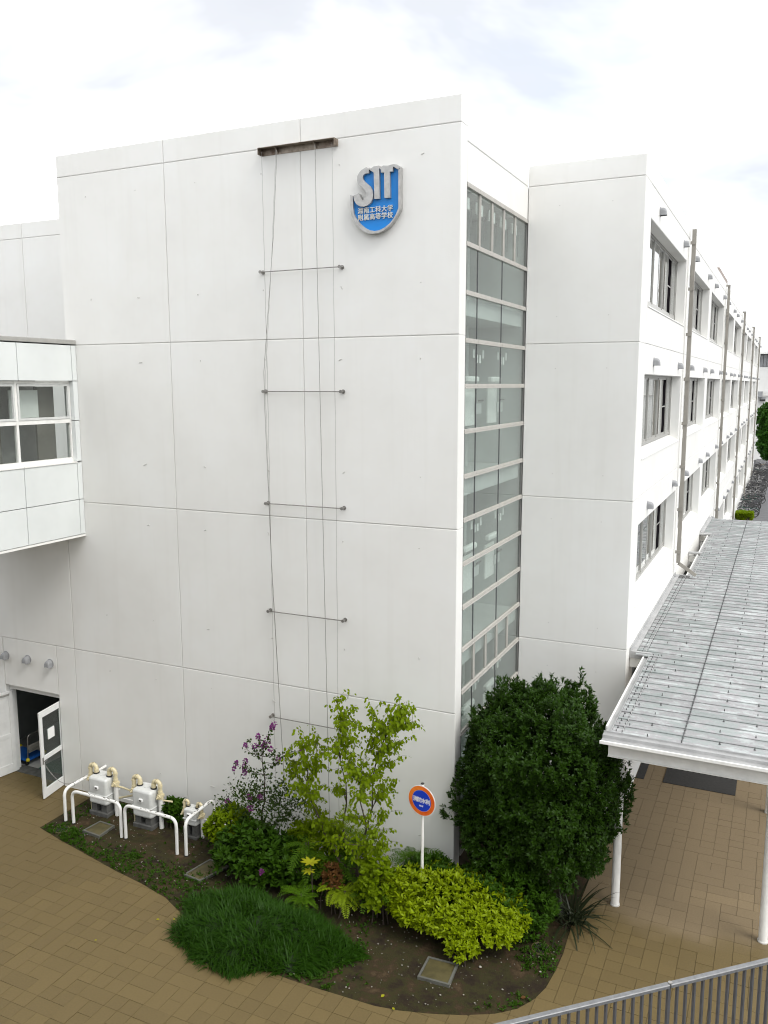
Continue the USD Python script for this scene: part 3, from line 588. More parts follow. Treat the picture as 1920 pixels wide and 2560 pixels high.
def bolt(x, y, s=1.0):
    z = KZ + 0.024; bm.tube([(x, y, z), (x, y, z + 0.006 * s), (x, y, z + 0.0065 * s), (x, y, z + 0.05 * s)], [0.026 * s, 0.022 * s, 0.011 * s, 0.008 * s], 6)
for i in range(ny * 2):
    y = KY0 + 0.04 + st / 2 * i
    bolt(4.402, y, 0.9); 
    if y < 5.0: bolt(3.235, y, .9); bolt(3.345, y, .9)
    elif 5 < y < 14.1: bolt(2.95, y, .8); bolt(3.05, y, .8)
    if i % 3 == 0: bolt(3.80 + 0.05 * math.sin(i), y, 1.0)
    if i % 3 == 1: bolt(5.02 + 0.02 * math.sin(i), y, 1.0); bolt(5.62, y, 1.0)
    if i % 6 == 2: bolt(3.42, y, 1.0)
tag(bm.build('roof_bolt', 'bolt', K), kind='stuff')
MB().box(4.392, 4.412, KY0, KY1, KZ + 0.026, KZ + 0.034).build('ridge_strip', 'bolt', K)
MB().box(3.335, 3.356, KY0, 5.0, KZ + 0.027, KZ + 0.034).box(3.02, 3.036, 5.1, 14.1, KZ + 0.027, KZ + 0.033).box(3.24, 3.256, 14.2, 23.4, KZ + 0.027, KZ + 0.034).build('edge_strip', 'flashing', K)
# front gutter with a white lip, side gutter
gut = MB().box(KX0 - 0.13, KX1, -0.235, -0.115, KZ - 0.02, KZ - 0.008).box(KX0 - 0.13, KX1, -0.125, -0.115, KZ - 0.02, KZ + 0.03).box(KX0 - 0.13, KX1, -0.44, -0.25, KZ - 0.075, KZ - 0.063).box(KX0 - 0.13, KX1, -0.25, -0.235, KZ - 0.075, KZ - 0.004)
gut.build('front_gutter', 'flashing', K)
MB().box(KX0 - 0.145, KX1, -0.475, -0.442, KZ - 0.10, KZ - 0.035, 0.006).build('gutter_lip', 'white', K)
for y0_, y1_ in ((-0.11, 4.95), (14.3, 18.58), (18.92, 23.4)):
    MB().box(KX0 - 0.125, KX0 - 0.02, y0_, y1_, KZ - 0.06, KZ - 0.05).box(KX0 - 0.02, KX0 - 0.005, y0_, y1_, KZ - 0.06, KZ + 0.02).build('side_gutter', 'flashing', K)
    MB().box(KX0 - 0.165, KX0 - 0.127, y0_ + (0.35 if y0_ < 0 else 0), y1_, KZ - 0.30, KZ - 0.02, 0.006).build('side_fascia', 'white', K)
for y0_, y1_ in ((4.97, 14.28), (23.42, KY1)):
    MB().box(VV + 0.006, VV + 0.155, y0_, y1_, KZ + 0.01, KZ + 0.05).box(VV + 0.006, VV + 0.03, y0_, y1_, KZ + 0.05, KZ + 0.12).build('wall_flashing', 'flashing', K)
MB().box(VV + 0.006, KX0 + 0.02, 4.95, 5.03, KZ - 0.12, KZ + 0.052).build('end_flashing', 'flashing', K); MB().box(VV + 0.006, KX0 + 0.02, 14.29, 14.36, KZ - 0.10, KZ + 0.04).build('end_flashing', 'flashing', K)
for y in (18.75, 23.35): MB().box(VV + 0.006, KX0 + 0.02, y - 0.13, y + 0.13, KZ - 0.03, KZ + 0.03).build('link_flashing', 'flashing', K)
for y in (5.05, 14.3, 18.75, 23.6): MB().box(VV + 0.006, KX0 - 0.13, y - 0.05, y + 0.05, KZ - 0.36, KZ - 0.125, 0.004).build('tie_beam', 'white', K)
def ibeam(a, b, h, w):
    m = MB(); d = np.asarray(b, float) - np.asarray(a, float)
    m.bar(a, b, 0.022, h); m.bar(np.asarray(a) + (0, 0, h / 2), np.asarray(b) + np.array((0, 0, h / 2)), w, 0.022); m.bar(np.asarray(a) - (0, 0, h / 2), np.asarray(b) - np.array((0, 0, h / 2)), w, 0.022); return m
MB().box(KX0 - 0.02, KX1, -0.235, -0.21, 3.665, KZ - 0.085).box(KX0 - 0.02, KX1, -0.27, -0.15, 3.65, 3.664).build('front_beam', 'white', K)
PX = (3.20, 5.97); PYS = [0.86, 6.3, 11.7, 17.1, 22.5, 27.4]
for x in PX: ibeam((x, -0.14, 3.80), (x, KY1 - 0.1, 3.80), 0.24, 0.11).build('long_beam', 'white', K)
for y in PYS: ibeam((3.26, y, 3.80), (5.91, y, 3.80), 0.20, 0.09).build('cross_beam', 'white', K)
MB().box(KX0 + 0.02, KX1 - .01, -0.08, KY1 - .01, 4.02, 4.03).build('under_deck', 'coverframe', K)
MB().box(KX0 + 0.02, KX1, -0.1, KY1, 3.955, 3.975).build('ceiling', 'white', K)
MB().box(KX1 + 0.003, KX1 + 0.03, -0.2, KY1, 3.64, KZ + 0.02).build('side_fascia', 'white', K)
for x in PX:
    for y in PYS:
        if x > 4 or y < 1:
            p = MB().cyl((x, y, -0.01), (x, y, 3.675), 0.083, 24).build('post', 'white', K, smooth=40); MB().cyl((x, y, -0.004), (x, y, 0.022), 0.10, 24).build('post_collar', 'joint', p)
for lab, (x0, x1, y0_, y1_) in (('black entrance mat, the large one in the middle of the covered walkway', (3.375, 5.168, 6.88, 8.9)), ('black entrance mat by the wall behind the left walkway post', (2.70, 2.89, 6.85, 8.9))):
    if x1 - x0 < 1: x0 = 2.68
    tag(MB().box(x0, x1, y0_, y1_, 0.004, 0.016, 0.004).build('floor_mat', 'mat'), lab, 'mat', None)

# ================================================================== things on the front wall
S = thing('wall_emblem', 'blue and silver shield emblem with large letters high on the front wall', 'emblem')
RIM = [(-2.265, 14.217), (-2.262, 14.119), (-2.257, 13.909), (-2.226, 13.802), (-2.168, 13.692), (-2.083, 13.594), (-1.988, 13.518), (-1.883, 13.465), (-1.773, 13.448), (-1.658, 13.453), (-1.538, 13.489), (-1.43, 13.557), (-1.337, 13.644), (-1.256, 13.754), (-1.2, 13.838), (-1.185, 13.89), (-1.185, 14.614), (-1.226, 14.587), (-1.225, 13.885), (-1.236, 13.859), (-1.276, 13.773), (-1.337, 13.689), (-1.414, 13.61), (-1.518, 13.546), (-1.627, 13.505), (-1.731, 13.496), (-1.836, 13.519), (-1.941, 13.572), (-2.046, 13.66), (-2.13, 13.758), (-2.183, 13.858), (-2.201, 13.968), (-2.206, 14.201)]
LS = [(-1.845, 14.651), (-1.902, 14.704), (-2.007, 14.659), (-2.06, 14.615), (-2.098, 14.556), (-2.106, 14.476), (-2.088, 14.402), (-2.02, 14.35), (-1.947, 14.289), (-1.91, 14.232), (-1.905, 14.178), (-1.937, 14.127), (-1.98, 14.094), (-2.016, 14.111), (-2.074, 14.229), (-2.185, 14.199), (-2.175, 14.112), (-2.128, 14.035), (-2.054, 13.988), (-1.97, 13.971), (-1.886, 13.987), (-1.812, 14.034), (-1.77, 14.102), (-1.759, 14.182), (-1.774, 14.264), (-1.821, 14.34), (-1.894, 14.401), (-1.956, 14.452), (-1.982, 14.508), (-1.977, 14.553), (-1.935, 14.584), (-1.851, 14.585)]
LI = [(-1.84, 14.686), (-1.809, 14.665), (-1.747, 14.7), (-1.630, 14.703), (-1.630, 14.664), (-1.62, 14.089), (-1.734, 14.095), (-1.745, 14.587), (-1.845, 14.651)]
LT = [(-1.620, 14.661), (-1.536, 14.694), (-1.439, 14.68), (-1.327, 14.699), (-1.246, 14.679), (-1.187, 14.64), (-1.187, 14.618), (-1.226, 14.592), (-1.332, 14.655), (-1.337, 14.563), (-1.403, 14.567), (-1.396, 14.088), (-1.516, 14.093), (-1.523, 14.565), (-1.587, 14.567), (-1.592, 14.629)]
BLUE = [(-1.84, 14.637), (-1.623, 14.655), (-1.337, 14.647), (-1.216, 14.586), (-1.215, 13.875), (-1.276, 13.765), (-1.414, 13.606), (-1.518, 13.542), (-1.627, 13.5), (-1.731, 13.492), (-1.836, 13.514), (-1.941, 13.568), (-2.046, 13.655), (-2.13, 13.753), (-2.188, 13.858), (-2.206, 13.969), (-2.212, 14.188), (-2.185, 14.185), (-2.128, 14.044), (-1.97, 13.98), (-1.833, 14.032), (-1.78, 14.166), (-1.894, 14.392), (-1.967, 14.462), (-1.987, 14.545), (-1.934, 14.593)]
def shape(n, pts, t, m, back=0.012, grow=0.0, parent=S):
    p = Polygon(pts).buffer(0.006).buffer(-0.006 + grow)
    return MB().ext(p, t - back, (0, -back, 0), *FRONT).build(n, m, parent)
shape('rim', RIM, 0.128, 'emblem_silver'); shape('letter_s', LS, 0.134, 'emblem_silver'); shape('letter_i', LI, 0.131, 'emblem_silver'); shape('letter_t', LT, 0.137, 'emblem_silver')
shape('shield_field', BLUE, 0.072, 'emblem_blue')
GLYPH = {
    '湘': '6,-5 20,37 29,33 27,23 28,21 39,40 46,64 32,65 31,76 47,76 48,103 58,102 59,76 73,76 73,98 112,97 112,-9 101,-9 100,-3 84,-3 83,-10 73,-10 73,34 71,35 67,29 59,39 57,-11 48,-11 47,-9 46,33 38,15 34,10 32,10 27,17 25,17 16,-9;83,8 101,7 101,28 83,28;83,39 101,38 101,58 83,58;83,69 101,68 101,88 83,88;59,54 68,43 73,40 73,66 58,65/9,94 14,101 17,101 31,93 35,89 35,87 30,80 28,80 21,87/4,60 6,66 11,69 28,60 30,58 30,55 26,49 23,49 16,55',
    '南': '6,90 53,91 55,103 66,102 67,91 113,91 114,80 66,79 67,69 108,68 108,0 106,-7 102,-10 97,-11 80,-11 77,-4 77,-1 96,0 96,59 80,58 83,57 83,54 77,43 89,42 90,33 65,32 66,23 91,23 92,13 65,13 65,-8 55,-8 54,13 28,14 29,23 54,23 54,33 31,33 31,42 43,43 43,46 37,55 41,58 25,59 24,-10 13,-11 13,69 53,69 54,79 6,80;47,58 55,42 66,42 73,57 72,59',
    '工': '5,9 54,11 54,78 12,78 12,89 109,89 109,78 66,78 66,11 115,10 115,-1 6,-1',
    '科': '50,17 50,24 90,30 90,102 101,103 101,33 115,34 117,27 117,24 103,22 101,21 101,-10 90,-10 90,19 53,13/60,87 60,89 65,94 67,94 83,82 87,76 81,70 78,70 71,79/55,58 62,63 75,54 84,44 78,38 76,38 65,49 56,54/2,20 14,37 22,56 21,58 4,58 4,68 24,69 24,84 8,82 6,91 27,95 45,101 51,94 51,92 35,87 35,70 37,68 53,68 53,58 37,58 36,57 52,37 52,35 47,28 45,28 37,42 35,42 35,-10 24,-9 24,35 22,35 17,23 9,12 6,13',
    '大': '4,-3 4,-1 23,9 35,21 46,40 50,53 49,57 7,57 6,67 53,68 55,103 66,102 64,68 114,68 114,57 69,56 76,38 87,21 103,6 116,0 116,-2 109,-10 106,-10 96,-4 78,13 70,25 60,45 50,22 43,12 33,2 14,-10 11,-10',
    '学': '6,24 7,35 53,35 54,43 70,51 69,52 27,52 27,62 90,62 95,58 95,56 82,46 65,38 65,35 114,34 114,24 65,24 65,-4 60,-9 48,-11 36,-11 31,-1 54,0 54,24/9,82 27,82 27,85 18,96 18,98 24,101 29,100 37,89 39,82 58,82 58,85 50,100 58,104 63,99 70,82 81,82 92,100 95,102 104,99 104,96 95,85 95,82 112,82 112,57 101,58 100,72 20,72 19,57 9,57',
    '附': '65,65 66,75 95,75 95,100 106,101 106,76 116,75 117,66 106,64 106,-2 105,-5 100,-9 82,-10 79,-2 79,1 95,2 95,65/80,21 68,51 77,54 89,29 89,24/9,97 38,98 44,94 33,61 37,56 48,70 56,86 61,102 71,100 68,88 62,76 61,-10 51,-9 51,54 45,47 40,48 42,44 43,28 39,18 32,15 23,15 22,17 21,25 30,25 33,32 30,49 23,59 31,85 30,87 19,86 19,-10 9,-10',
    '属': '3,-5 10,11 15,35 16,97 107,97 107,70 97,69 102,64 102,62 74,57 75,53 104,53 104,31 75,31 74,26 109,25 109,-6 106,-9 88,-10 86,-5 88,0 86,2 43,0 43,9 63,9 63,16 41,17 40,-9 39,-11 29,-10 29,25 63,26 62,31 34,31 34,53 62,53 63,57 34,56 32,64 77,66 92,68 92,70 27,70 26,35 21,9 12,-10;87,16 95,5 97,-2 99,-2 99,17;27,80 95,79 96,87 28,88;74,40 92,39 93,44 75,45;74,11 81,10 79,14 80,17 74,17;44,40 62,39 63,44 45,45',
    '高': '6,90 54,90 52,101 62,103 67,90 113,90 113,80 6,80/11,44 109,44 110,-1 108,-7 99,-10 88,-10 84,-2 99,-1 99,34 22,34 21,-10 11,-11/24,74 96,75 97,50 25,49;35,59 84,58 85,65 36,66/33,30 85,30 86,3 44,2 43,-4 33,-4;44,21 44,11 76,12 75,21',
    '等': '3,73 3,75 14,87 21,103 32,101 30,93 59,93 61,89 63,90 68,103 79,101 78,93 114,93 114,83 91,83 95,72 87,68 88,67 103,67 104,57 65,56 66,48 115,48 115,38 90,37 90,29 112,29 112,19 90,19 89,-6 82,-10 69,-11 62,-10 59,0 79,0 79,19 40,19 39,17 47,12 55,3 55,1 49,-4 46,-4 40,4 26,14 28,19 9,19 9,29 78,29 79,38 5,38 5,48 54,48 53,57 17,57 17,66 54,67 54,73 51,75 51,77 56,83 39,83 42,72 34,69 32,69 29,80 26,83 22,82 13,68 10,68;66,76 65,67 86,68 83,76 78,83 70,83',
    '校': '7,12 3,23 13,41 20,64 19,67 7,67 7,77 22,77 23,103 32,103 33,77 47,77 47,85 76,85 76,88 68,98 69,101 74,103 78,103 82,98 87,90 87,85 115,85 115,75 94,74 111,55 115,47 109,42 106,42 103,48 101,48 97,36 87,19 100,7 117,0 117,-2 110,-10 96,-4 80,9 69,0 50,-11 45,-7 43,-4 44,-1 60,7 71,18 60,38 57,46 52,41 49,41 44,45 47,38 41,31 39,32 34,44 32,44 31,-11 22,-10 22,37 20,37 16,24 9,12;32,65 43,48 55,59 63,73 73,70 71,64 62,52 66,52 73,35 79,28 86,38 90,52 100,51 85,68 91,73 90,75 47,75 46,67 34,67',
    '消': '39,93 40,97 49,101 52,100 65,78 65,73 61,70 68,70 69,102 71,105 83,105 84,71 91,70 92,72 88,73 88,77 98,92 100,99 102,101 106,101 115,97 115,93 111,85 102,71 110,69 110,-4 106,-10 99,-12 81,-11 78,1 81,3 95,2 96,4 96,14 58,14 57,-12 43,-12 42,67 44,70 51,70 51,72;57,29 95,28 96,34 58,35;57,50 95,49 96,54 58,55/7,95 14,103 18,103 34,93 39,88 39,84 32,76 30,76 23,83 10,90/5,-4 26,39 30,40 38,33 38,29 20,-9 18,-11 14,-11/2,59 2,64 8,71 11,71 30,60 34,56 34,52 27,44 25,44 13,54',
    '防': '7,98 42,100 50,94 48,85 72,85 73,87 69,97 69,101 77,104 82,104 89,85 114,85 117,83 116,70 75,69 75,57 110,56 108,8 105,-5 101,-10 90,-13 74,-12 70,-1 70,1 73,3 91,2 94,20 94,43 73,43 69,21 63,8 57,0 47,-9 42,-12 38,-12 31,-4 31,-1 42,6 52,19 59,44 61,70 42,71 38,61 42,56 48,42 47,22 43,17 36,14 24,14 21,16 21,-12 9,-13 7,-11;22,85 21,29 32,28 34,31 34,39 31,48 23,57 23,62 28,72 31,84',
    '水': '2,7 2,11 14,20 25,35 34,58 33,59 7,59 6,73 46,74 52,72 53,104 68,103 68,73 74,59 77,59 86,68 96,82 100,82 109,75 108,70 84,45 88,38 103,23 120,13 119,8 112,0 108,0 96,8 80,24 69,40 67,-6 59,-12 40,-13 38,-11 35,2 52,4 51,63 42,35 26,10 13,-1 9,0',
    '利': '76,-2 77,2 98,3 98,101 112,102 112,-5 108,-10 104,-12 81,-13/68,89 83,89 83,19 81,17 70,17 68,19/0,14 0,17 10,27 24,52 23,54 4,54 3,67 28,69 28,82 7,79 5,80 2,91 6,93 37,98 53,104 58,103 63,98 65,93 61,90 43,85 43,69 65,68 66,55 44,54 43,50 62,34 66,28 62,21 59,18 56,18 45,30 43,30 43,-11 41,-13 30,-13 28,-11 28,28 10,4 7,4 5,6',
    '4': '-1,24 -1,32 1,36 36,90 53,91 54,37 64,36 66,34 66,23 64,21 54,20 54,-2 38,-2 38,21 1,21;38,62 21,36 38,36',
    '0': '3,33 4,62 7,74 12,83 18,89 28,93 42,92 51,87 60,73 64,51 62,23 59,13 52,2 47,-2 38,-5 28,-5 20,-2 12,5 8,12;22,68 21,25 25,14 28,11 36,10 41,13 44,19 47,33 47,56 44,69 41,75 36,78 29,78',
    'm': '8,-2 9,68 22,68 24,63 31,68 37,70 47,70 56,66 61,61 71,68 77,70 86,70 94,67 100,61 104,48 104,-1 102,-3 87,-2 87,45 85,52 81,54 74,54 64,45 63,-3 48,-2 48,39 46,51 42,54 34,54 25,46 25,-2',
    '³': '2,60 2,63 9,69 12,69 21,61 27,61 31,66 31,70 29,72 15,75 15,84 28,88 29,91 28,96 21,97 14,91 10,91 4,97 4,100 10,106 19,110 28,110 38,106 43,99 44,94 43,87 39,80 44,75 46,69 44,58 41,54 32,49 20,48 11,51',
}
def glyph(c):
    P = [];
    for g_ in GLYPH[c].split('/'):
        rings = [[tuple(map(int, q.split(','))) for q in r_.split()] for r_ in g_.split(';')]
        P.append(Polygon(rings[0], [r_ for r_ in rings[1:] if len(r_) > 2]).buffer(0))
    return unary_union(P)
def text(chars, pitch, size, narrow=1.0):
    k = size / 120.0; out = []; x = 0
    for c in chars:
        out.append((c, affinity.affine_transform(glyph(c), [k * narrow, 0, 0, k, x, 0]))); x += pitch
    return out
for row, (s_, zb) in enumerate((('湘南工科大学', 13.862), ('附属高等学校', 13.732))):
    for c, p in text(s_, 0.1285, 0.122):
        MB().ext(p, 0.024, (-2.118, -0.073, zb), *FRONT).build('character', 'meter', S)

R = thing('wire_trellis', 'steel trellis of thin wires and cross rods hung down the front wall', 'trellis')
m = MB().box(-4.37, -2.585, -0.012, -0.004, 15.195, 15.325).box(-4.37, -2.585, -0.17, -0.012, 15.317, 15.325).box(-4.37, -4.362, -0.17, -0.012, 15.195, 15.317).box(-2.593, -2.585, -0.17, -0.012, 15.195, 15.317)
beam = m.build('top_bracket', 'rusty', R)
for x in (-3.97, -3.07): MB().add([(x - .005, -0.012, 15.20), (x - .005, -0.16, 15.312), (x - .005, -0.012, 15.316), (x + .005, -0.012, 15.20), (x + .005, -0.16, 15.312), (x + .005, -0.012, 15.316)], [(0, 1, 2), (3, 5, 4), (0, 3, 4), (0, 4, 1), (1, 4, 5), (1, 5, 2)]).build('gusset', 'rusty', beam)
RZ = (12.87, 10.39, 7.97, 5.55, 3.09)
for z in RZ:
    rod = MB().cyl((-4.42, -0.10, z), (-2.50, -0.10, z), 0.011, 8).build('cross_rod', 'steel', R)
    for x in (-4.40, -2.52): MB().cyl((x, -0.003, z), (x, -0.13, z), 0.016, 10).cyl((x, -0.10, z), (x, -0.135, z), 0.034, 12).cyl((x, -0.003, z), (x, -0.012, z), 0.045, 12).build('rod_end', 'steel', rod, smooth=40)
def wire(pts, r):
    MB().tube([(x, y, z) for x, y, z in pts], r, 5).build('wire', 'steel', R)
wire([(-4.30, -0.12, 15.25), (-4.28, -0.12, 10.8), (-4.285, -0.12, 5.3), (-4.30, -0.12, 0.4)], 0.0035)
wire([(-2.66, -0.12, 15.25), (-2.65, -0.12, 8.9), (-2.66, -0.12, 0.4)], 0.0035)
wire([(-3.93, -0.125, 15.25), (-4.05, -0.13, 13.6), (-4.36, -0.128, 10.8), (-4.36, -0.124, 10.0), (-4.28, -0.125, 6.8), (-4.10, -0.12, 2.4), (-4.0, -0.12, 0.5)], 0.0055)
wire([(-3.945, -0.14, 15.25), (-4.09, -0.145, 13.2), (-4.33, -0.14, 10.5), (-4.25, -0.14, 6.0), (-4.05, -0.14, 1.5)], 0.003)
wire([(-3.04, -0.125, 15.25), (-3.03, -0.125, 12.9), (-2.985, -0.125, 8.9), (-2.92, -0.12, 3.1), (-2.90, -0.12, 0.4)], 0.006)

# ---- round hydrant-water sign on a white post
HS = thing('round_sign', 'round red and blue sign with white lettering on a thin white post', 'sign', (-0.30, -1.0, 0))
un = math.radians(-10.0); sn = np.array((math.sin(un), -math.cos(un), 0)); su = np.array((math.cos(un), math.sin(un), 0)); sc = np.array((0, -0.035, 2.385))
MB().cyl((0, 0, -0.3), (0, 0, 2.72), 0.031, 16).build('post', 'white', HS, smooth=40); MB().cyl((0, 0, 2.72), (0, 0, 2.735), 0.034, 12).build('post_cap', 'iron', HS)
disc = lambda r: Point(0, 0).buffer(r, 32)
MB().ext(disc(0.317), 0.010, sc, su, Z, sn).build('plate', 'sign_white', HS); MB().ext(disc(0.302).difference(disc(0.222)), 0.003, sc + sn * 0.010, su, Z, sn).build('red_ring', 'sign_red', HS); MB().ext(disc(0.216), 0.003, sc + sn * 0.010, su, Z, sn).build('blue_disc', 'sign_blue', HS)
for c, p in text('消防水利', 0.099, 0.112): MB().ext(p, 0.0022, sc + sn * 0.0131 - su * 0.203 + np.array((0, 0, -0.030)), su, Z, sn).build('character', 'sign_white', HS)
for c, p in text('40m³', 0.026, 0.045): MB().ext(p, 0.0022, sc + sn * 0.0131 - su * 0.055 + np.array((0, 0, -0.125)), su, Z, sn).build('character', 'sign_white', HS)
for z in (2.28, 2.48): MB().obox(sc + np.array((0, 0.02, z - 2.385)), (0.06, 0.012, 0.018), (su, sn, Z)).build('clamp', 'steel', HS)

# ================================================================== gas meters, hoops, chain
def meter(name, label, loc, w, d, h, z0, pr, small=False):
    t = thing(name, label, 'gas meter', loc)
    MB().box(-w * .42, -w * .12, -d * .4, d * .4, -0.06, z0).box(w * .12, w * .42, -d * .4, d * .4, -0.06, z0).box(-w * .5, w * .5, -d * .5, d * .5, -0.08, 0.10 if not small else 0.07, 0.01).box(-w * .12, w * .12, d * .1, d * .4, 0.1, z0 * .6).build('stand_block', 'concrete', t)
    b = MB().tm(rbox(-w / 2, w / 2, -d / 2, d / 2, z0, z0 + h, 0.075 if not small else 0.05, 16)).build('casing', 'meter', t, smooth=40)
    MB().tm(rbox(-w / 2 - .014, w / 2 + .014, -d / 2 - .014, d / 2 + .014, z0 + h * .36, z0 + h * .36 + 0.028, 0.012, 8)).build('seam', 'meter', b)
    MB().box(-0.055, 0.055, -d / 2 - 0.035, -d / 2 + 0.01, z0 + h * .60, z0 + h * .60 + 0.075, 0.008).build('counter', 'sign_white', b)
    MB().box(-0.03, 0.03, -d / 2 - 0.037, -d / 2 - 0.0355, z0 + h * .60 + .02, z0 + h * .60 + 0.055).build('counter_window', 'iron', b)
    MB().cyl((0, 0, z0 + h - .002), (0, 0, z0 + h + .012), w * 0.13, 20).build('top_cap', 'meter', b, smooth=40)
    top = z0 + h; ro = w * 0.36; out = w / 2 + 0.11 if not small else w / 2 + 0.07; hi = top + (0.20 if not small else 0.13)
    for s_ in (-1, 1):
        ring = MB().cyl((s_ * ro, 0, top - .004), (s_ * ro, 0, top + .03), pr * 1.55, 16).build('gasket', 'iron', t, smooth=40)
        q = fillet([(s_ * ro, 0, top + .03), (s_ * ro, 0, hi), (s_ * out, 0, hi), (s_ * out, 0, top - 0.10)], pr * 2.0, 9)
        p = MB().tube(q, pr, 14); 
        for c_ in ((s_ * ro, 0, top + .05), (s_ * ro, 0, hi - pr * 2.1), (s_ * out, 0, hi - pr * 2.1), (s_ * out, 0, top - .05)): p.cyl(np.array(c_) - (0, 0, .022), np.array(c_) + np.array((0, 0, .022)), pr * 1.22, 14)
        for c_ in ((s_ * (ro + pr * 1.9), 0, hi), (s_ * (out - pr * 1.9), 0, hi)): p.cyl(np.array(c_) - np.array((.014, 0, 0)), np.array(c_) + np.array((.014, 0, 0)), pr * 1.18, 14)
        p.build('cream_pipe', 'cream', t, smooth=45)
        v = MB().cyl((s_ * out, 0, top - .10), (s_ * out, 0, top - .22), pr * 1.5, 14).cyl((s_ * out, -0.085, top - .16), (s_ * out, 0.085, top - .16), pr * 1.15, 12).cyl((s_ * out - .06, 0, top - .17), (s_ * out + .06, 0, top - .17), pr * 1.1, 12).box(s_ * out - .012, s_ * out + .012, -0.15, -0.05, top - .175, top - .15)
        v.build('valve', 'cream', t, smooth=45)
        MB().cyl((s_ * out, 0, top - .22), (s_ * out, 0, -0.1), pr * (1.15 if s_ > 0 else .8), 14).build('riser', 'chipped' if s_ > 0 else 'cream', t, smooth=40)
    return t
meter('gas_meter', 'large grey gas meter with cream pipes nearest the open door', (-9.02, -0.62, 0), .58, .46, .70, .29, .049)
meter('gas_meter', 'large grey gas meter in the middle of the three', (-7.62, -0.64, 0), .58, .46, .70, .27, .049)
meter('gas_meter', 'small grey gas meter at the right end of the row', (-6.28, -0.62, 0), .36, .30, .40, .33, .033, True)
LP = thing('link_pipe', 'cream gas pipe running between the two large meters', 'pipe', (0, 0, 0))
MB().tube(fillet([(-8.60, -0.60, .76), (-8.42, -0.60, .76), (-8.10, -0.62, .74), (-7.98, -0.62, .74)], .05), .026, 10).tube([(-8.62, -0.55, 0.42), (-8.02, -0.60, .66)], .024, 10).build('pipe', 'cream', LP, smooth=45)
MB().cyl((-7.22, -0.62, .70), (-6.90, -0.60, .72), .022, 10).build('branch_pipe', 'cream', LP, smooth=45)
def hoop(label, a, b, h, r=0.038, wall=False):
    t = thing('guard_hoop', label, 'guard rail', (0, 0, 0), 0, None)
    a, b = np.array((*a, 0.0)), np.array((*b, 0.0)); up = np.array((0, 0, h))
    q = fillet([a - (0, 0, .15), a + up, b + up] if wall else [a - (0, 0, .15), a + up, b + up, b - np.array((0, 0, .15))], 0.20, 10)
    MB().tube(q, r, 16).build('tube', 'chipped', t, smooth=50)
    c = MB(); d = (b - a) / np.linalg.norm(b - a); L = np.linalg.norm(b - a); rr = np.random.default_rng(int(abs(a[0]) * 100)); n_ = np.cross(d, Z)
    for k in range(26):  # chips of bare metal on top of the tube
        u = rr.uniform(0.2, 0.92) * L; ang = rr.normal(0, .55); w_ = rr.uniform(.008, .03); pc = a + up + d * u; rad = np.array((0, 0, 1)) * math.cos(ang) + n_ * math.sin(ang); tg = np.cross(d, rad)
        pts = [pc + rad * (r + .0015) + d * w_ * math.cos(t_) * rr.uniform(.7, 1.3) + tg * w_ * .35 * math.sin(t_) * rr.uniform(.6, 1.3) for t_ in np.linspace(0, 2 * PI, 8)[:-1]]
        c.add([pc + rad * (r + .002)] + pts, [(0, i + 1, (i + 1) % 7 + 1) for i in range(7)])
    tag(c.build('paint_chip', 'chips', t), kind='stuff')
    MB().cyl(a + np.array((0, 0, -.05)), a + np.array((0, 0, .035)), r * 1.12, 14).build('foot', 'iron', t)
    return t
hoop('white guard tube bending back to the wall beside the open door', (-9.53, -1.40), (-9.53, 0.0), .84, wall=True)
hoop('white chipped guard hoop in front of the meter nearest the door', (-9.285, -1.39), (-7.785, -1.39), .86)
hoop('white chipped guard hoop in front of the middle meter', (-7.645, -1.40), (-6.13, -1.42), .86)
hoop('white chipped guard hoop side-on at the right end by the small meter', (-5.89, -1.40), (-5.93, -0.30), .86)
# chain from door handle to guard
ch = MB(); p0, p1 = np.array((-10.93, -0.72, 1.0)), np.array((-9.53, -1.10, 0.87))
def cat(t): return p0 + (p1 - p0) * t - np.array((0, 0, 1)) * 0.22 * 4 * t * (1 - t)
for i in range(46):
    a, b = cat(i / 46), cat((i + 1.25) / 46); d = (b - a) / np.linalg.norm(b - a); side = np.cross(d, Z if i % 2 else (0.3, 0.9, 0.1)); side /= np.linalg.norm(side); c = (a + b) / 2; L = np.linalg.norm(b - a) / 2
    ch.tube([c + d * L * math.cos(t) + side * 0.011 * math.sin(t) for t in np.linspace(0, 2 * PI, 9)], 0.0035, 4, False)
ch.tube([np.array((-9.53, -1.10, .84)) + np.array((math.cos(t) * .043, 0, math.sin(t) * .043)) for t in np.linspace(0, 2 * PI, 15)], 0.006, 5, False)
tag(ch.build('chain', 'steel'), 'thin metal chain sagging from the door to the guard tube', 'chain')
# things inside the store room
TR = thing('platform_trolley', 'blue platform trolley with folding handle just inside the open door', 'trolley', (-13.26, 0.72, 0), PI)
MB().tm(rbox(-.48, .48, -.32, .32, .14, .20, .03, 8)).build('platform', 'blue', TR)
MB().tube(fillet([(-.46, -.28, .18), (-.50, -.28, .92), (-.50, .28, .92), (-.46, .28, .18)], .12), .016, 10).tube([(-.475, -.28, .45), (-.475, .28, .45)], .02, 8).build('handle', 'steel', TR, smooth=40)
MB().box(-.49, -.455, -.25, .25, .38, .60, .01).build('basket_plate', 'curtain', TR)
for x in (-.36, .36):
    for y in (-.24, .24): MB().cyl((x, y - .02, .06), (x, y + .02, .06), .06, 14).build('wheel', 'iron', TR)
for x, y in ((-.48, -.30), (-.48, .30), (.48, -.3)): MB().tm(trimesh.creation.icosphere(1, .055).apply_translation((x, y, .20))).build('corner_bumper', 'yellow', TR)
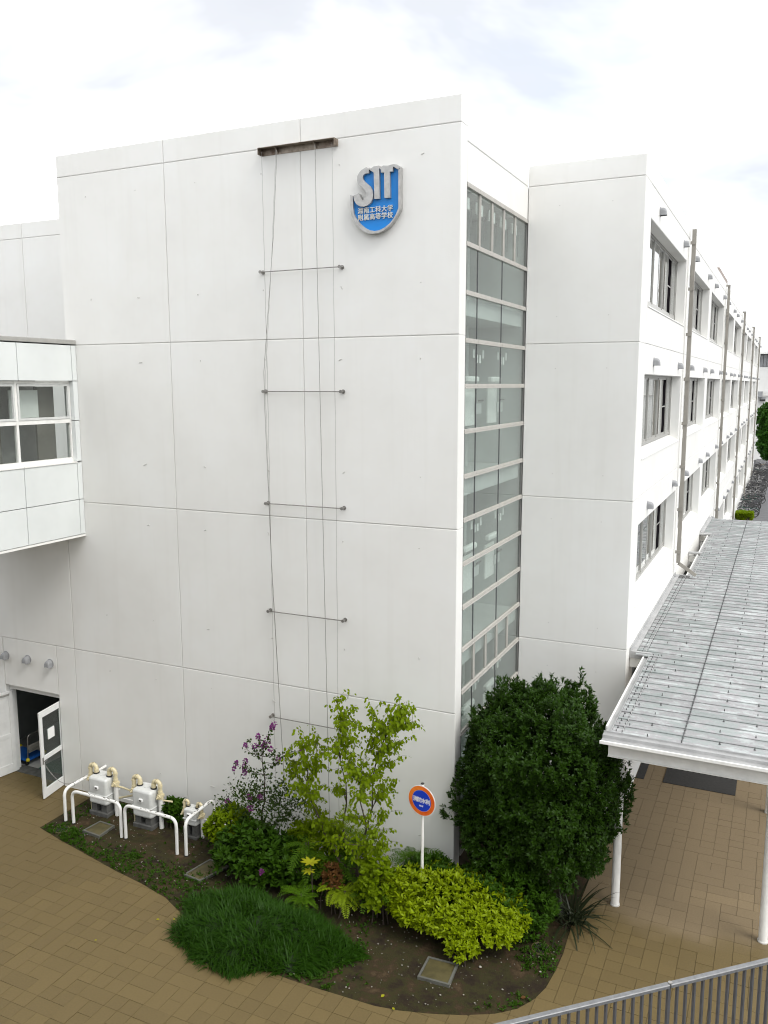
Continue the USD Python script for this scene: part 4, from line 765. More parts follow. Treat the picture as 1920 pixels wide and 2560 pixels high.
BX = thing('store_cabinet', 'dark metal cabinet at the back of the store room', 'cabinet', (-11.6, 2.3, 0)); MB().box(-.55, .55, -.3, .3, 0, 1.25, .01).build('cabinet_body', 'bar', BX); MB().box(-.53, -.01, -.318, -.303, .05, 1.2, .004).build('cabinet_door', 'bar', BX); MB().box(.01, .53, -.318, -.303, .05, 1.2, .004).build('cabinet_door', 'bar', BX)
tag(MB().box(-12.45, -11.5, 0.47, 1.5, 0.0, 0.008).build('green_mat', 'green'), 'green sheet mat on the floor inside the open door', 'mat')

# ---- covers and drains in the bed
def cover(label, quad, h, tilt=0.0, bar_=False):
    q = np.array(quad, float); c = q.mean(0); t = thing('inspection_cover', label, 'cover', (c[0], c[1], 0))
    q = q - c; P = Polygon(q); e = P.exterior.coords; big = P; small = P.buffer(-0.045, join_style=2)
    f = MB().ext(big.difference(P.buffer(-0.04, join_style=2)), h + 0.1, (0, 0, -0.1), X, Y, Z).build('frame', 'coverframe', t); MB().ext(small, h + 0.09, (0, 0, -0.1), X, Y, Z).build('plate', 'cover', t)
cover('square metal inspection cover beside the left guard hoop', ((-8.78, -1.62), (-8.22, -1.66), (-8.24, -1.12), (-8.72, -1.10)), .07)
cover('square metal inspection cover behind the grassy mound', ((-5.45, -2.06), (-4.98, -2.12), (-4.72, -1.36), (-5.30, -1.32)), .05)
cover('square metal inspection cover in the bare soil below the golden shrub', ((0.40, -2.90), (1.0, -2.865), (0.95, -2.27), (0.37, -2.31)), .06)
for lab, (x, y) in (('round black drain grate by the left corner of the bed', (-9.33, -1.74)), ('round black drain grate near the right edge of the bed', (2.19, -1.17))):
    t = thing('drain_grate', lab, 'drain', (x, y, 0.02)); MB().tube([(math.cos(a) * .17, math.sin(a) * .17, .0) for a in np.linspace(0, 2 * PI, 33)], .020, 6, False).build('ring', 'cover', t)
    mm = MB().cyl((0, 0, -.05), (0, 0, -.012), .165, 24)
    for k in range(-4, 5): L = math.sqrt(.155 ** 2 - (k * .033) ** 2); mm.box(k * .033 - .007, k * .033 + .007, -L, L, -.012, .006)
    mm.build('grate', 'iron', t)

# ---- foreground railing on its landing edge
RL = thing('balcony_railing', 'grey metal railing with vertical bars crossing the bottom right corner', 'railing')
ra, rb = np.array((3.756, -8.665, 4.6)), np.array((5.933, -6.68, 4.6)); rd = (rb - ra) / np.linalg.norm(rb - ra); rn = np.array((rd[1], -rd[0], 0))
s0 = ra - rd * 1.6; LL = np.linalg.norm(rb - ra) + 3.4
for o0, o1 in ((0, 1.6 + 1.745), (1.6 + 1.752, LL)): MB().bar(s0 + rd * o0, s0 + rd * o1, 0.058, 0.042, bev=0.006).build('top_rail', 'rail', RL)
MB().bar(s0 - (0, 0, .98), s0 + rd * LL - np.array((0, 0, .98)), 0.045, 0.03).build('bottom_rail', 'rail', RL)
MB().cyl(s0 + rd * 3.36 + np.array((0, 0, .018)), s0 + rd * 3.36 + np.array((0, 0, .030)), .022, 12).build('joint_screw', 'steel', RL)
k = 0; u = 0.0
off = 3.345 % 0.1015
while off + k * 0.1015 < LL:
    p = s0 + rd * (off + k * 0.1015); post = abs((off + k * 0.1015 - 3.345) / 0.1015) % 15 < 0.5 or abs((off + k * 0.1015 - 3.345) / 0.1015) % 15 > 14.5
    h = .0095 if not post else .016
    MB().obox(p - np.array((0, 0, .51 if not post else .56)), (h, .016, .485 if not post else .54), (rd, rn, Z)).build('post' if post else 'baluster', 'bar', RL); k += 1
LD = thing('landing', 'concrete landing slab that carries the foreground railing', 'landing')
MB().obox(s0 + rd * LL / 2 + rn * 1.5 - np.array((0, 0, 1.25)), (LL / 2 + .3, 1.6, .12), (rd, rn, Z)).obox(s0 + rd * LL / 2 + rn * 2.2 - np.array((0, 0, 2.99)), (.4, .4, 1.62), (rd, rn, Z)).build('slab', 'concrete', LD)

# ================================================================== plants
def foliage(name, label, cat, loc=(0, 0, 0), group=None): return thing(name, label, cat, loc, 0, group)
def ground_z(x, y): return 0.0
def branch(p0, p1, r0, r1, sag=0.0, wob=0.05, n=8, r=rng):
    t = np.linspace(0, 1, n)[:, None]; p0, p1 = np.asarray(p0, float), np.asarray(p1, float)
    q = p0 + (p1 - p0) * t + np.array((0, 0, 1)) * (4 * t * (1 - t)) * sag; w = r.normal(size=(n, 3)) * wob * np.linalg.norm(p1 - p0) * 0.25; w[0] = w[-1] = 0
    w = np.vstack([w[:1], (w[:-2] + w[1:-1] + w[2:]) / 3, w[-1:]]); return q + w, np.linspace(r0, r1, n)
def along(pts, k, r=rng):
    t = r.uniform(0, len(pts) - 1.001, k); i = t.astype(int); f = (t - i)[:, None]; return pts[i] * (1 - f) + pts[i + 1] * f, (t / (len(pts) - 1))

L_EVER = leafmat('leaf_evergreen', [(0.0, (0.020, 0.052, 0.002)), (0.45, (0.048, 0.108, 0.003)), (0.8, (0.090, 0.165, 0.004)), (1.0, (0.155, 0.235, 0.008))], 0.25, 0.5, 0.2)
L_GOLD = leafmat('leaf_golden', [(0.0, (0.20, 0.27, 0.003)), (0.4, (0.33, 0.40, 0.004)), (0.8, (0.46, 0.50, 0.006)), (1.0, (0.56, 0.57, 0.03))], 0.25, 0.42)
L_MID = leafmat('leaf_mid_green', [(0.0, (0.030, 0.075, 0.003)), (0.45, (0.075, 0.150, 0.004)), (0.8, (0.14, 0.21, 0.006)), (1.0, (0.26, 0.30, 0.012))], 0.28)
L_DOG = leafmat('leaf_lime', [(0.0, (0.17, 0.25, 0.003)), (0.4, (0.33, 0.40, 0.003)), (0.75, (0.46, 0.47, 0.004)), (0.93, (0.55, 0.50, 0.006)), (1.0, (0.48, 0.28, 0.02))], 0.5)
L_MYR = leafmat('leaf_myrtle', [(0.0, (0.032, 0.060, 0.008)), (0.6, (0.070, 0.120, 0.012)), (1.0, (0.12, 0.12, 0.04))], 0.25)
L_FLO = leafmat('petal_mauve', [(0.0, (0.22, 0.05, 0.20)), (0.6, (0.34, 0.10, 0.30)), (1.0, (0.45, 0.20, 0.38))], 0.35, 0.7)
L_GRASS = leafmat('blade_green', [(0.0, (0.018, 0.055, 0.002)), (0.5, (0.060, 0.140, 0.004)), (0.8, (0.14, 0.245, 0.008)), (1.0, (0.30, 0.38, 0.05))], 0.22, 0.5)
L_MAH = leafmat('leaf_pinnate', [(0.0, (0.055, 0.12, 0.003)), (0.6, (0.12, 0.21, 0.004)), (1.0, (0.24, 0.31, 0.006))], 0.25)
L_MAHY = leafmat('leaf_pinnate_yellow', [(0.0, (0.17, 0.24, 0.006)), (0.6, (0.32, 0.34, 0.008)), (1.0, (0.50, 0.40, 0.010))], 0.3)
L_ROS = leafmat('leaf_yellow', [(0.0, (0.30, 0.30, 0.012)), (1.0, (0.46, 0.40, 0.02))], 0.3)
L_RUST = leafmat('leaf_rust', [(0.0, (0.10, 0.045, 0.012)), (1.0, (0.22, 0.10, 0.02))], 0.25)
L_STRAP = leafmat('strap_leaf', [(0.0, (0.018, 0.024, 0.010)), (0.6, (0.036, 0.040, 0.018)), (1.0, (0.11, 0.10, 0.07))], 0.12, 0.4)
L_FAR = leafmat('leaf_far', [(0.0, (0.03, 0.09, 0.008)), (0.5, (0.06, 0.16, 0.012)), (1.0, (0.13, 0.26, 0.02))], 0.3)

def rosettes(P, D, L, n, spread, r=rng, shape='oval', W=0.36, jit=0.25):
    """Whorls of leaves at shoot tips."""
    P = np.repeat(P, n, 0); D = np.repeat(D / np.linalg.norm(D, axis=1, keepdims=True), n, 0); k = len(P)
    s = rand_dirs(k, r); s -= D * (s * D).sum(1, keepdims=True); s /= np.linalg.norm(s, axis=1, keepdims=True)
    e = spread * r.uniform(0.25, 1.25, (k, 1)); d = D * (1 - 0.55 * e) + s * e; l = L * r.uniform(1 - jit, 1 + jit, k)
    P = P + D * r.uniform(-0.06, 0.03, (k, 1)); nn = D + 0.2 * r.normal(size=(k, 3))
    return leaf_cloud(P, d, nn, l, l * W, 0.12, 0.12, shape)

# --- 1. big clipped evergreen in the corner
EV = foliage('evergreen_shrub', 'large dark green rounded evergreen shrub in the corner of the building', 'shrub', (0, 0, 0))
r1 = np.random.default_rng(11)
ec = np.array((1.60, 0.62, 2.30)); er = np.array((1.66, 1.45, 2.16))
def ev_pts(k, shell):
    d = rand_dirs(k, r1); lump = 0.80 + 0.34 * meshkit.fbm(d * 2.1 + 5, 3, 4) + 0.30 * (meshkit.noise(d * 4.6, 2) - .5) + 0.10 * (meshkit.noise(d * 13.0, 6) - .5)
    sq = (np.abs(d) ** 2.25).sum(1) ** (-1 / 2.25)
    s = d * sq[:, None] * er * lump[:, None] * shell; p = ec + s; n = s / er ** 2; n /= np.linalg.norm(n, axis=1, keepdims=True)
    keep = (p[:, 2] > 0.62 + 0.35 * meshkit.noise(p * 2.0, 9)) & ~((p[:, 0] < 0.06) & (p[:, 1] > -0.06)) & (p[:, 1] < 4.4); return p[keep], n[keep]
P, Nn = ev_pts(8200, r1.uniform(0.90, 1.03, (8200, 1))); P2, N2 = ev_pts(5200, r1.uniform(0.50, 0.90, (5200, 1)))
tops = Nn[:, 2] > 0.55; up = np.array((0, 0, 1.0))
sel = r1.random(len(P)) < np.where(tops, 0.05, 0.01); P = P + (Nn * 0.2 + up) * sel[:, None] * r1.uniform(0.08, 0.26, (len(P), 1))
ext_ = [P[sel] - up * k * 0.07 for k in (1, 2, 3)]; extN = [Nn[sel] * .3 + up for _ in (1, 2, 3)]
P = np.vstack([P, P2, *ext_]); D = np.vstack([Nn * 0.75 + up * 0.75, N2 + up * .8, *extN]) + r1.normal(size=(len(P), 3)) * 0.22
v, f = rosettes(P, D, 0.088, 12, 0.95, r1, 'diamond', 0.36)
obj('crown', (v, f), L_EVER, EV)
m = MB()
for k in range(9):
    a = k * 0.7; b0 = np.array((1.6 + .18 * math.cos(a), 0.75 + .18 * math.sin(a), -.1)); b1 = ec + np.array((math.cos(a) * 1.0, math.sin(a) * .8, r1.uniform(-.6, .8))); m.tube(*branch(b0, b1, .05, .015, .1, .15, 8, r1), 7)
m.build('trunk', 'bark', EV)

# --- 2. golden shrub in front, and a neighbour of its kind, shade put into greener leaf colour
def mound(name, label, c, rr, n, L, lm, seed, k=9, zmin=0.10, W=0.42, n_in=0.35, lob=2.0):
    r = np.random.default_rng(seed); t = foliage(name, label, 'shrub', (0, 0, 0)); d = rand_dirs(n, r); d[:, 2] = np.abs(d[:, 2]) * 1.0 - 0.15; d /= np.linalg.norm(d, axis=1, keepdims=True)
    lump = 0.76 + 0.48 * meshkit.fbm(d * lob + seed, 3, seed); s = d * np.asarray(rr) * lump[:, None] * np.where(r.random((n, 1)) < n_in, r.uniform(.55, .9, (n, 1)), r.uniform(.92, 1.04, (n, 1)))
    p = np.asarray(c) + s; nn = s / np.asarray(rr) ** 2; nn /= np.linalg.norm(nn, axis=1, keepdims=True); keep = (p[:, 2] > zmin + .15 * meshkit.noise(p * 3.0, seed)) & ~((p[:, 0] < .04) & (p[:, 1] > -.05)); p, nn = p[keep], nn[keep]
    D = nn * .7 + np.array((0, 0, .8)) + r.normal(size=p.shape) * .3
    obj('foliage', rosettes(p, D, L, k, 1.0, r, 'oval', W), lm, t); m = MB()
    for q in range(10): a = r.uniform(0, 2 * PI); m.tube(*branch((c[0] + .25 * math.cos(a), c[1] + .2 * math.sin(a), -.08), (c[0] + rr[0] * .6 * math.cos(a), c[1] + rr[1] * .6 * math.sin(a), c[2] + rr[2] * .4), .014, .005, .05, .2, 6, r), 5)
    m.build('stem', 'stem', t); return t
mound('golden_shrub', 'bright yellow-green shrub, the widest mound at the front of the bed', (0.40, -1.25, 0.40), (1.50, 0.92, 0.58), 2300, 0.096, L_GOLD, 21, 7, 0.28, .42, .4, 2.6)
mound('low_shrub', 'low shrub between the golden shrub and the dark evergreen, shade put into its greener leaves', (1.25, -0.55, 0.30), (1.05, 0.8, 0.80), 1300, 0.095, L_MID, 23, 8)
mound('low_shrub', 'mid-green low shrub at the foot of the wall corner, under the sign', (-0.15, -0.72, 0.30), (0.75, 0.55, 0.62), 900, 0.10, L_MID, 29, 8)
mound('low_shrub', 'yellow-green sprig hanging over the soil below the golden shrub', (0.92, -2.08, 0.22), (0.30, 0.26, 0.32), 130, 0.09, L_GOLD, 31, 8, 0.02)

# --- 3. lime-green young tree
DT = foliage('lime_tree', 'young tree with airy lime-green leaves in front of the wire trellis', 'tree', (0, 0, 0))
r3 = np.random.default_rng(5)
base = np.array((-1.50, -1.22, 0.0)); m = MB(); leafP, leafD = [], []
tips = [(-2.21, -1.10, 4.25), (-1.70, -1.40, 3.95), (-1.46, -0.90, 4.02), (-0.69, -1.00, 4.35), (-0.53, -0.80, 3.92), (-0.66, -1.30, 3.69), (-0.92, -1.00, 3.06), (-1.36, -1.20, 3.52), (-3.02, -1.20, 3.46), (-2.75, -0.80, 3.24), (-2.01, -1.50, 3.42), (-3.33, -1.00, 2.59), (-2.96, -1.50, 2.43), (-3.42, -0.90, 2.30), (-2.66, -1.10, 2.58),
        (-1.77, -1.70, 3.19), (-1.97, -0.80, 2.99), (-2.38, -1.60, 2.34), (-2.20, -1.00, 2.28), (-1.08, -1.50, 2.95), (-1.05, -1.20, 2.44), (-2.64, -1.00, 1.60), (-1.28, -1.80, 2.62), (-1.66, -1.60, 2.03), (-1.10, -1.00, 1.86), (-1.12, -1.60, 1.81), (-2.28, -1.30, 1.56), (-1.06, -0.70, 2.47), (-1.59, -1.90, 1.52), (-2.23, -1.40, 1.27), (-0.91, -1.50, 1.56), (-1.34, -1.70, 1.56), (-1.47, -1.80, 1.24), (-2.93, -1.00, 1.72), (-1.04, -1.40, 3.41), (-1.47, -1.60, 2.99), (-2.95, -1.10, 2.84), (-1.94, -1.20, 4.01), (-0.66, -1.00, 4.07), (-0.83, -1.10, 4.07), (-1.53, -1.30, 2.85), (-1.81, -1.10, 3.44), (-1.09, -1.10, 3.78)]
mains = [(-2.09, -1.10, 2.91), (-1.14, -1.00, 3.48), (-2.80, -1.20, 2.29), (-1.48, -1.40, 2.65)]; trunkpts = []
for ux, uy, uz in mains:
    e = np.array((ux, uy, uz)); q, rr = branch(base + r3.normal(size=3) * np.array((.05, .05, 0)), e, .028, .010, -0.05, .22, 9, r3); m.tube(q, rr, 6); trunkpts.append(q)
TP = np.vstack(trunkpts)
for ux, uy, uz in tips:
    e = np.array((ux, uy, uz)); cand = TP[(TP[:, 2] < e[2] - .25) & (TP[:, 2] > .45)]; s = cand[np.argmin(np.linalg.norm((cand - e) * np.array((1.3, 1, .7)), axis=1))]
    q, rr = branch(s, e, .011, .003, .10, .25, 9, r3); m.tube(q, rr, 5)
    k = int(27 * np.linalg.norm(e - s)) + 26; pts, t = along(q[2:], k, r3); dirn = (q[-1] - q[2]); dirn /= np.linalg.norm(dirn)
    leafP.append(pts); leafD.append(np.tile(dirn, (k, 1)))
    for j in range(int(4 + np.linalg.norm(e - s) * 5.5)):
        a = q[r3.integers(3, 8)]; b = a + rand_dirs(1, r3)[0] * np.array((.40, .40, .26)) + np.array((0, 0, .05)); q2, r2 = branch(a, b, .004, .002, .03, .2, 5, r3); m.tube(q2, r2, 4)
        pts, t = along(q2, 14, r3); leafP.append(pts); leafD.append(np.tile((b - a) / np.linalg.norm(b - a), (14, 1)))
m.build('trunk', 'stem', DT)
leafP, leafD = np.vstack(leafP), np.vstack(leafD); k = len(leafP); sd = rand_dirs(k, r3) * np.array((1, 1, .35)); dd = leafD * .30 + sd * .62 + np.array((0, 0, -.85)); nn = np.array((.25, -.65, .55)) + r3.normal(size=(k, 3)) * .60; leafP = leafP + r3.normal(size=(k, 3)) * .035
Ls = r3.uniform(.058, .105, k); order = np.argsort(np.linalg.norm(leafP - CAM, axis=1)); one = set(order[:300].tolist())
for i in order[:300]: obj('leaf', leaf_cloud(leafP[i:i + 1], dd[i:i + 1], nn[i:i + 1], Ls[i:i + 1], Ls[i:i + 1] * .62, .07, .2), L_DOG, DT)
rest = order[300:]; tag(obj('leaves', leaf_cloud(leafP[rest], dd[rest], nn[rest], Ls[rest], Ls[rest] * .62, .07, .2), L_DOG, DT), kind='stuff')

# --- 4. flowering crape myrtle
CM = foliage('flowering_tree', 'slender tree with mauve flower clusters near the small gas meter', 'tree', (0, 0, 0)); r4 = np.random.default_rng(9); m = MB(); lp, ld = [], []
mb = np.array((-4.25, -0.95, 0.0)); q0, rr = branch(mb, np.array((-4.07, -0.90, 1.98)), .022, .013, 0, .12, 8, r4); m.tube(q0, rr, 6); q1, rr = branch(q0[-1], np.array((-4.13, -0.90, 2.53)), .013, .009, 0, .1, 5, r4); m.tube(q1, rr, 6)
for ux, uy, uz in ((-3.83, -0.90, 3.27), (-4.12, -0.80, 2.78), (-4.13, -1.00, 3.01), (-4.48, -0.90, 2.83), (-4.49, -1.00, 2.73), (-4.35, -0.80, 2.58), (-3.77, -0.90, 2.69), (-4.73, -1.00, 2.29), (-4.59, -0.90, 2.23), (-3.73, -0.80, 2.47), (-3.11, -0.90, 2.86), (-3.59, -0.70, 2.50), (-3.63, -0.90, 2.07), (-3.48, -0.90, 1.78), (-3.85, -0.80, 1.75), (-4.66, -1.00, 1.67), (-5.05, -1.00, 1.26), (-4.33, -1.10, 1.65), (-3.20, -0.80, 1.61), (-3.52, -0.70, 1.17), (-4.32, -0.90, 1.42), (-3.82, -1.00, 2.22), (-4.01, -1.00, 2.45), (-4.37, -0.80, 1.78), (-3.73, -1.00, 1.55), (-4.50, -1.10, 1.24), (-4.04, -1.10, 1.20), (-3.64, -1.00, 1.24)):
    e = np.array((ux, uy, uz)); TPm = np.vstack([q0[2:], q1]); cand = TPm[TPm[:, 2] < e[2] - .1]; cand = TPm[:2] if len(cand) == 0 else cand; s = cand[np.argmin(np.linalg.norm(cand - e, axis=1))]
    q, rr = branch(s, e, .007, .002, -.06, .2, 7, r4); m.tube(q, rr, 5); k = int(34 * np.linalg.norm(e - s)) + 14; pts, t = along(q[2:], k, r4); lp.append(pts + r4.normal(size=(k, 3)) * .035); ld.append(rand_dirs(k, r4) + (e - s) / np.linalg.norm(e - s) * .4)
    if uz < 1.9: pts = e + r4.normal(size=(120, 3)) * np.array((.16, .13, .12)); lp.append(pts); ld.append(rand_dirs(120, r4))
m.build('trunk', 'stem', CM); lp, ld = np.vstack(lp), np.vstack(ld); k = len(lp)
obj('crown', leaf_cloud(lp, ld, np.array((0, 0, 1.0)) + r4.normal(size=(k, 3)) * .5, r4.uniform(.05, .09, k), r4.uniform(.03, .05, k), .08, .1), L_MYR, CM)
for ux, uy, uz, s in ((-3.81, -0.90, 3.30, 0.055), (-3.85, -0.90, 3.24, 0.045), (-4.15, -1.00, 3.01, 0.045), (-4.12, -0.90, 2.82, 0.075), (-4.02, -0.85, 2.88, 0.07), (-4.07, -0.90, 2.78, 0.06), (-4.49, -1.00, 2.75, 0.04), (-4.30, -0.90, 2.72, 0.05), (-3.98, -0.80, 2.68, 0.05), (-4.74, -1.00, 2.29, 0.035), (-4.80, -1.00, 2.15, 0.035), (-4.57, -0.90, 2.31, 0.055), (-4.60, -0.90, 2.18, 0.05), (-4.59, -0.90, 2.05, 0.05), (-3.11, -0.90, 2.86, 0.04), (-3.78, -0.80, 2.49, 0.045), (-5.00, -1.00, 1.32, 0.05), (-4.33, -1.10, 1.65, 0.055), (-4.29, -1.15, 1.40, 0.065), (-4.14, -1.00, 1.62, 0.045), (-4.32, -1.40, 0.89, 0.035), (-3.48, -2.00, 0.57, 0.04)):
    c = np.array((ux, uy, uz)); k = 46; d = rand_dirs(k, r4); obj('flower_cluster', leaf_cloud(c + d * s * np.array((1, 1, 1.25)) * r4.uniform(.4, 1, (k, 1)), d + r4.normal(size=(k, 3)) * .5, rand_dirs(k, r4), .038, .036, .12, -.1), L_FLO, CM)

# --- 5. mound of arching grassy shoots
GM = foliage('grassy_mound', 'dark green mound of fine arching shoots spilling over the paving', 'ground cover'); r5 = np.random.default_rng(17); n = 11000
a = r5.uniform(0, 2 * PI, n); q = np.sqrt(r5.random(n)); edge = 1 + .10 * np.sin(a * 3 + 1) + .06 * np.sin(a * 7)
gx, gy = -2.88 + 1.86 * q * edge * np.cos(a), -3.06 + 1.02 * q * edge * np.sin(a) + .06 * np.cos(a * 2)
bump = meshkit.fbm(np.stack([gx * 1.8, gy * 1.8, gx * 0], 1), 3, 8); hz = .40 * (1 - q ** 2.6) * (.55 + .9 * bump)
P = np.stack([gx, gy, hz * r5.uniform(.55, 1.0, n)], 1); sw = np.stack([meshkit.noise(np.stack([gx * 4.2, gy * 4.2, gx * 0 + s_], 1), s_) - .5 for s_ in (3, 8)] + [gx * 0], 1); D = np.stack([np.cos(a) * q * .8, np.sin(a) * q * .8, np.ones(n)], 1) + sw * 2.6 + r5.normal(size=(n, 3)) * np.array((.55, .55, .25))
obj('shoots', blades(P, D, r5.uniform(.14, .32, n), r5.uniform(.015, .024, n), r5.uniform(.3, 1.9, n), 4, r5), L_GRASS, GM)
# twiggy base under the shoots
n2 = 90; gs, rs_ = np.meshgrid(np.linspace(0, 2 * PI, n2, endpoint=False), np.linspace(0, .97, 16), indexing='ij'); ed = 1 + .10 * np.sin(gs * 3 + 1) + .06 * np.sin(gs * 7); sx, sy = -2.88 + 1.84 * rs_ * ed * np.cos(gs), -3.06 + 1.0 * rs_ * ed * np.sin(gs) + .06 * np.cos(gs * 2)
sz = .36 * (1 - rs_ ** 2.6) * (.55 + .9 * meshkit.fbm(np.stack([sx * 1.8, sy * 1.8, sx * 0], -1), 3, 8)) - .035; idx = np.arange(n2 * 16).reshape(n2, 16); i2 = np.roll(idx, -1, 0)
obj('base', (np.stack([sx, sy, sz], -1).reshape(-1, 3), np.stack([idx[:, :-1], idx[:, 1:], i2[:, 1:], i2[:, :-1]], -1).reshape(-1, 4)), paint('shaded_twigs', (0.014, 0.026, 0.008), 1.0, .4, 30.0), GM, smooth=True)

# --- 6. feathery mahonias, broad-leaved fillers, yellow rosette
def pinnate(c, D, L, pairs, lw, droop, r):
    """One frond: rachis with paired leaflets."""
    D = np.asarray(D, float) / np.linalg.norm(D); pts = [np.asarray(c, float)]; d = D.copy()
    for i in range(pairs): d = d - np.array((0, 0, droop / pairs)); d /= np.linalg.norm(d); pts.append(pts[-1] + d * L / pairs)
    pts = np.array(pts); m = MB().tube(pts, np.linspace(.006, .002, len(pts)), 4); t = np.gradient(pts, axis=0); t /= np.linalg.norm(t, axis=1, keepdims=True); s = np.cross(t, Z); s /= np.linalg.norm(s, axis=1, keepdims=True) + 1e-9
    w = np.sin(np.linspace(.35, PI * .97, len(pts)))
    for sg in (-1, 1): m.add(*leaf_cloud(pts[1:], s[1:] * sg + t[1:] * .55 + r.normal(size=(len(pts) - 1, 3)) * .06, np.cross(s[1:], t[1:]) * 1.0, lw * (.45 + .75 * w[1:]), .028, .05, .12, 'diamond'))
    return m
def mahonia(label, c, h, n, L, lm, seed, name='feathery_shrub'):
    r = np.random.default_rng(seed); t = foliage(name, label, 'shrub'); m = MB(); c = np.asarray(c, float)
    for k in range(3):
        top = c + np.array((r.normal() * .12, r.normal() * .10, h * r.uniform(.75, 1.05))); m.tube(*branch(c + r.normal(size=3) * np.array((.05, .05, 0)), top, .014, .010, 0, .1, 5, r), 6)
        for j in range(n):
            a = 2 * PI * j / n + r.uniform(-.3, .3); e = r.uniform(.15, 1.1); pinnate(top - np.array((0, 0, r.uniform(0, .28) * h)), (math.cos(a), math.sin(a), e), L * r.uniform(.8, 1.15), 11, .10, r.uniform(.7, 1.6), r).build('frond', lm, t)
    m.build('stem', 'stem', t); return t
mahonia('dark feathery shrub against the wall behind the round sign', (-.80, -.42, 0), .95, 9, .55, L_MAH, 41)
mahonia('dark feathery shrub at the wall corner beside the sign post', (-.28, -.40, 0), .72, 8, .45, L_MAH, 42)
mahonia('yellowed feathery shrub in front of the young lime tree', (-1.66, -1.85, 0), .70, 9, .40, L_MAHY, 43)
mahonia('green feathery shrub behind the yellowed one', (-2.25, -1.35, 0), .85, 9, .58, L_MAH, 44)
mahonia('green feathery shrub beside the stem of the young lime tree', (-1.10, -1.55, 0), .62, 8, .46, L_MAH, 45)
mahonia('tall green feathery shrub in the middle of the planting, left of the lime tree', (-2.72, -1.40, 0), 1.02, 10, .60, L_MAH, 47)
mahonia('yellow-tinged feathery shrub behind the tall green one', (-2.95, -.95, 0), 1.10, 9, .52, L_MAHY, 48)
mahonia('bright green feathery shrub directly behind the lime tree stem', (-1.85, -.85, 0), 1.20, 11, .58, L_MAH, 58)
mahonia('yellow-green feathery shrub against the wall right of the bushy clump', (-2.25, -.65, 0), 1.25, 10, .52, L_MAHY, 59)
mahonia('small green feathery shrub overhanging the grassy mound', (-2.55, -2.05, 0), .40, 8, .42, L_MAH, 46)
RO = foliage('yellow_rosette', 'bright yellow leaf rosette above the grassy mound', 'plant'); r6 = np.random.default_rng(3); rc = np.array((-2.34, -1.95, 1.03))
MB().tube(*branch((rc[0] + .05, rc[1] + .05, 0), rc, .012, .008, 0, .1, 6, r6), 6).build('stem', 'stem', RO)
for j in range(8):
    a = 2 * PI * j / 8 + r6.uniform(-.2, .2); obj('leaf', leaf_cloud(rc[None], np.array([[math.cos(a), math.sin(a), .35]]), np.array([[0, 0, 1.0]]), r6.uniform(.17, .23), .085, .06, .25), L_ROS, RO)
for j in range(7):
    a = 2 * PI * j / 7; obj('leaf', leaf_cloud(rc[None] - np.array((0.02, .03, .16)), np.array([[math.cos(a), math.sin(a), .1]]), np.array([[0, 0, 1.0]]), .15, .06, .06, .3), L_ROS, RO)
mound('broad_shrub', 'dark green leafy shrub below the mauve flowers', (-4.05, -1.40, .36), (.92, .66, .74), 620, .14, L_MID, 51, 6, .04, .5, .45, 3.6)
mound('broad_shrub', 'bright green leafy clump at the left foot of the flowering tree', (-4.95, -1.0, .62), (.52, .42, .55), 330, .12, L_DOG, 52, 7, .25, .5)
mound('broad_shrub', 'mid-green leafy shrub left of the feathery shrubs', (-3.25, -1.30, .32), (.60, .52, .64), 330, .14, L_MID, 53, 6, .04, .5, .45, 3.6)
mound('round_leaf_shrub', 'yellow-green round-leaved shrub at the foot of the young lime tree', (-.98, -1.62, .55), (.42, .40, .82), 300, .085, L_DOG, 54, 5, .12, .8, .4, 4.0)
mound('round_leaf_shrub', 'yellowish bushy clump against the wall behind the yellow rosette', (-2.85, -.85, .62), (.75, .4, .62), 480, .10, L_DOG, 55, 7, .15, .45)
mound('rusty_shrub', 'small shrub with rust-brown leaves beside the yellow rosette', (-1.98, -1.72, .58), (.20, .18, .42), 110, .075, L_RUST, 56, 6, .2, .5)
mound('meter_weed', 'leafy green weed growing between the middle and small gas meters', (-7.02, -.42, .26), (.24, .22, .42), 130, .12, L_MID, 57, 6, .03, .55)
# --- 7. dark strap-leaved plant by the left canopy post
PH = foliage('strap_leaf_plant', 'dark clump of long sword-shaped leaves at the foot of the left walkway post', 'plant'); r7 = np.random.default_rng(8)
for j in range(95):
    a = r7.uniform(0, 2 * PI); el = r7.uniform(.15, 1.9); c = np.array((2.50 + r7.normal() * .10, -0.06 + r7.normal() * .10, 0.0)); d = np.array((math.cos(a), math.sin(a), el))
    obj('strap_leaf', blades(c[None], d[None], r7.uniform(.6, 1.25), r7.uniform(.028, .045), r7.uniform(.4, 1.8), 7, r7), L_STRAP, PH)
mb_ = [(2.12, .35, .95), (2.35, -.05, .80)]
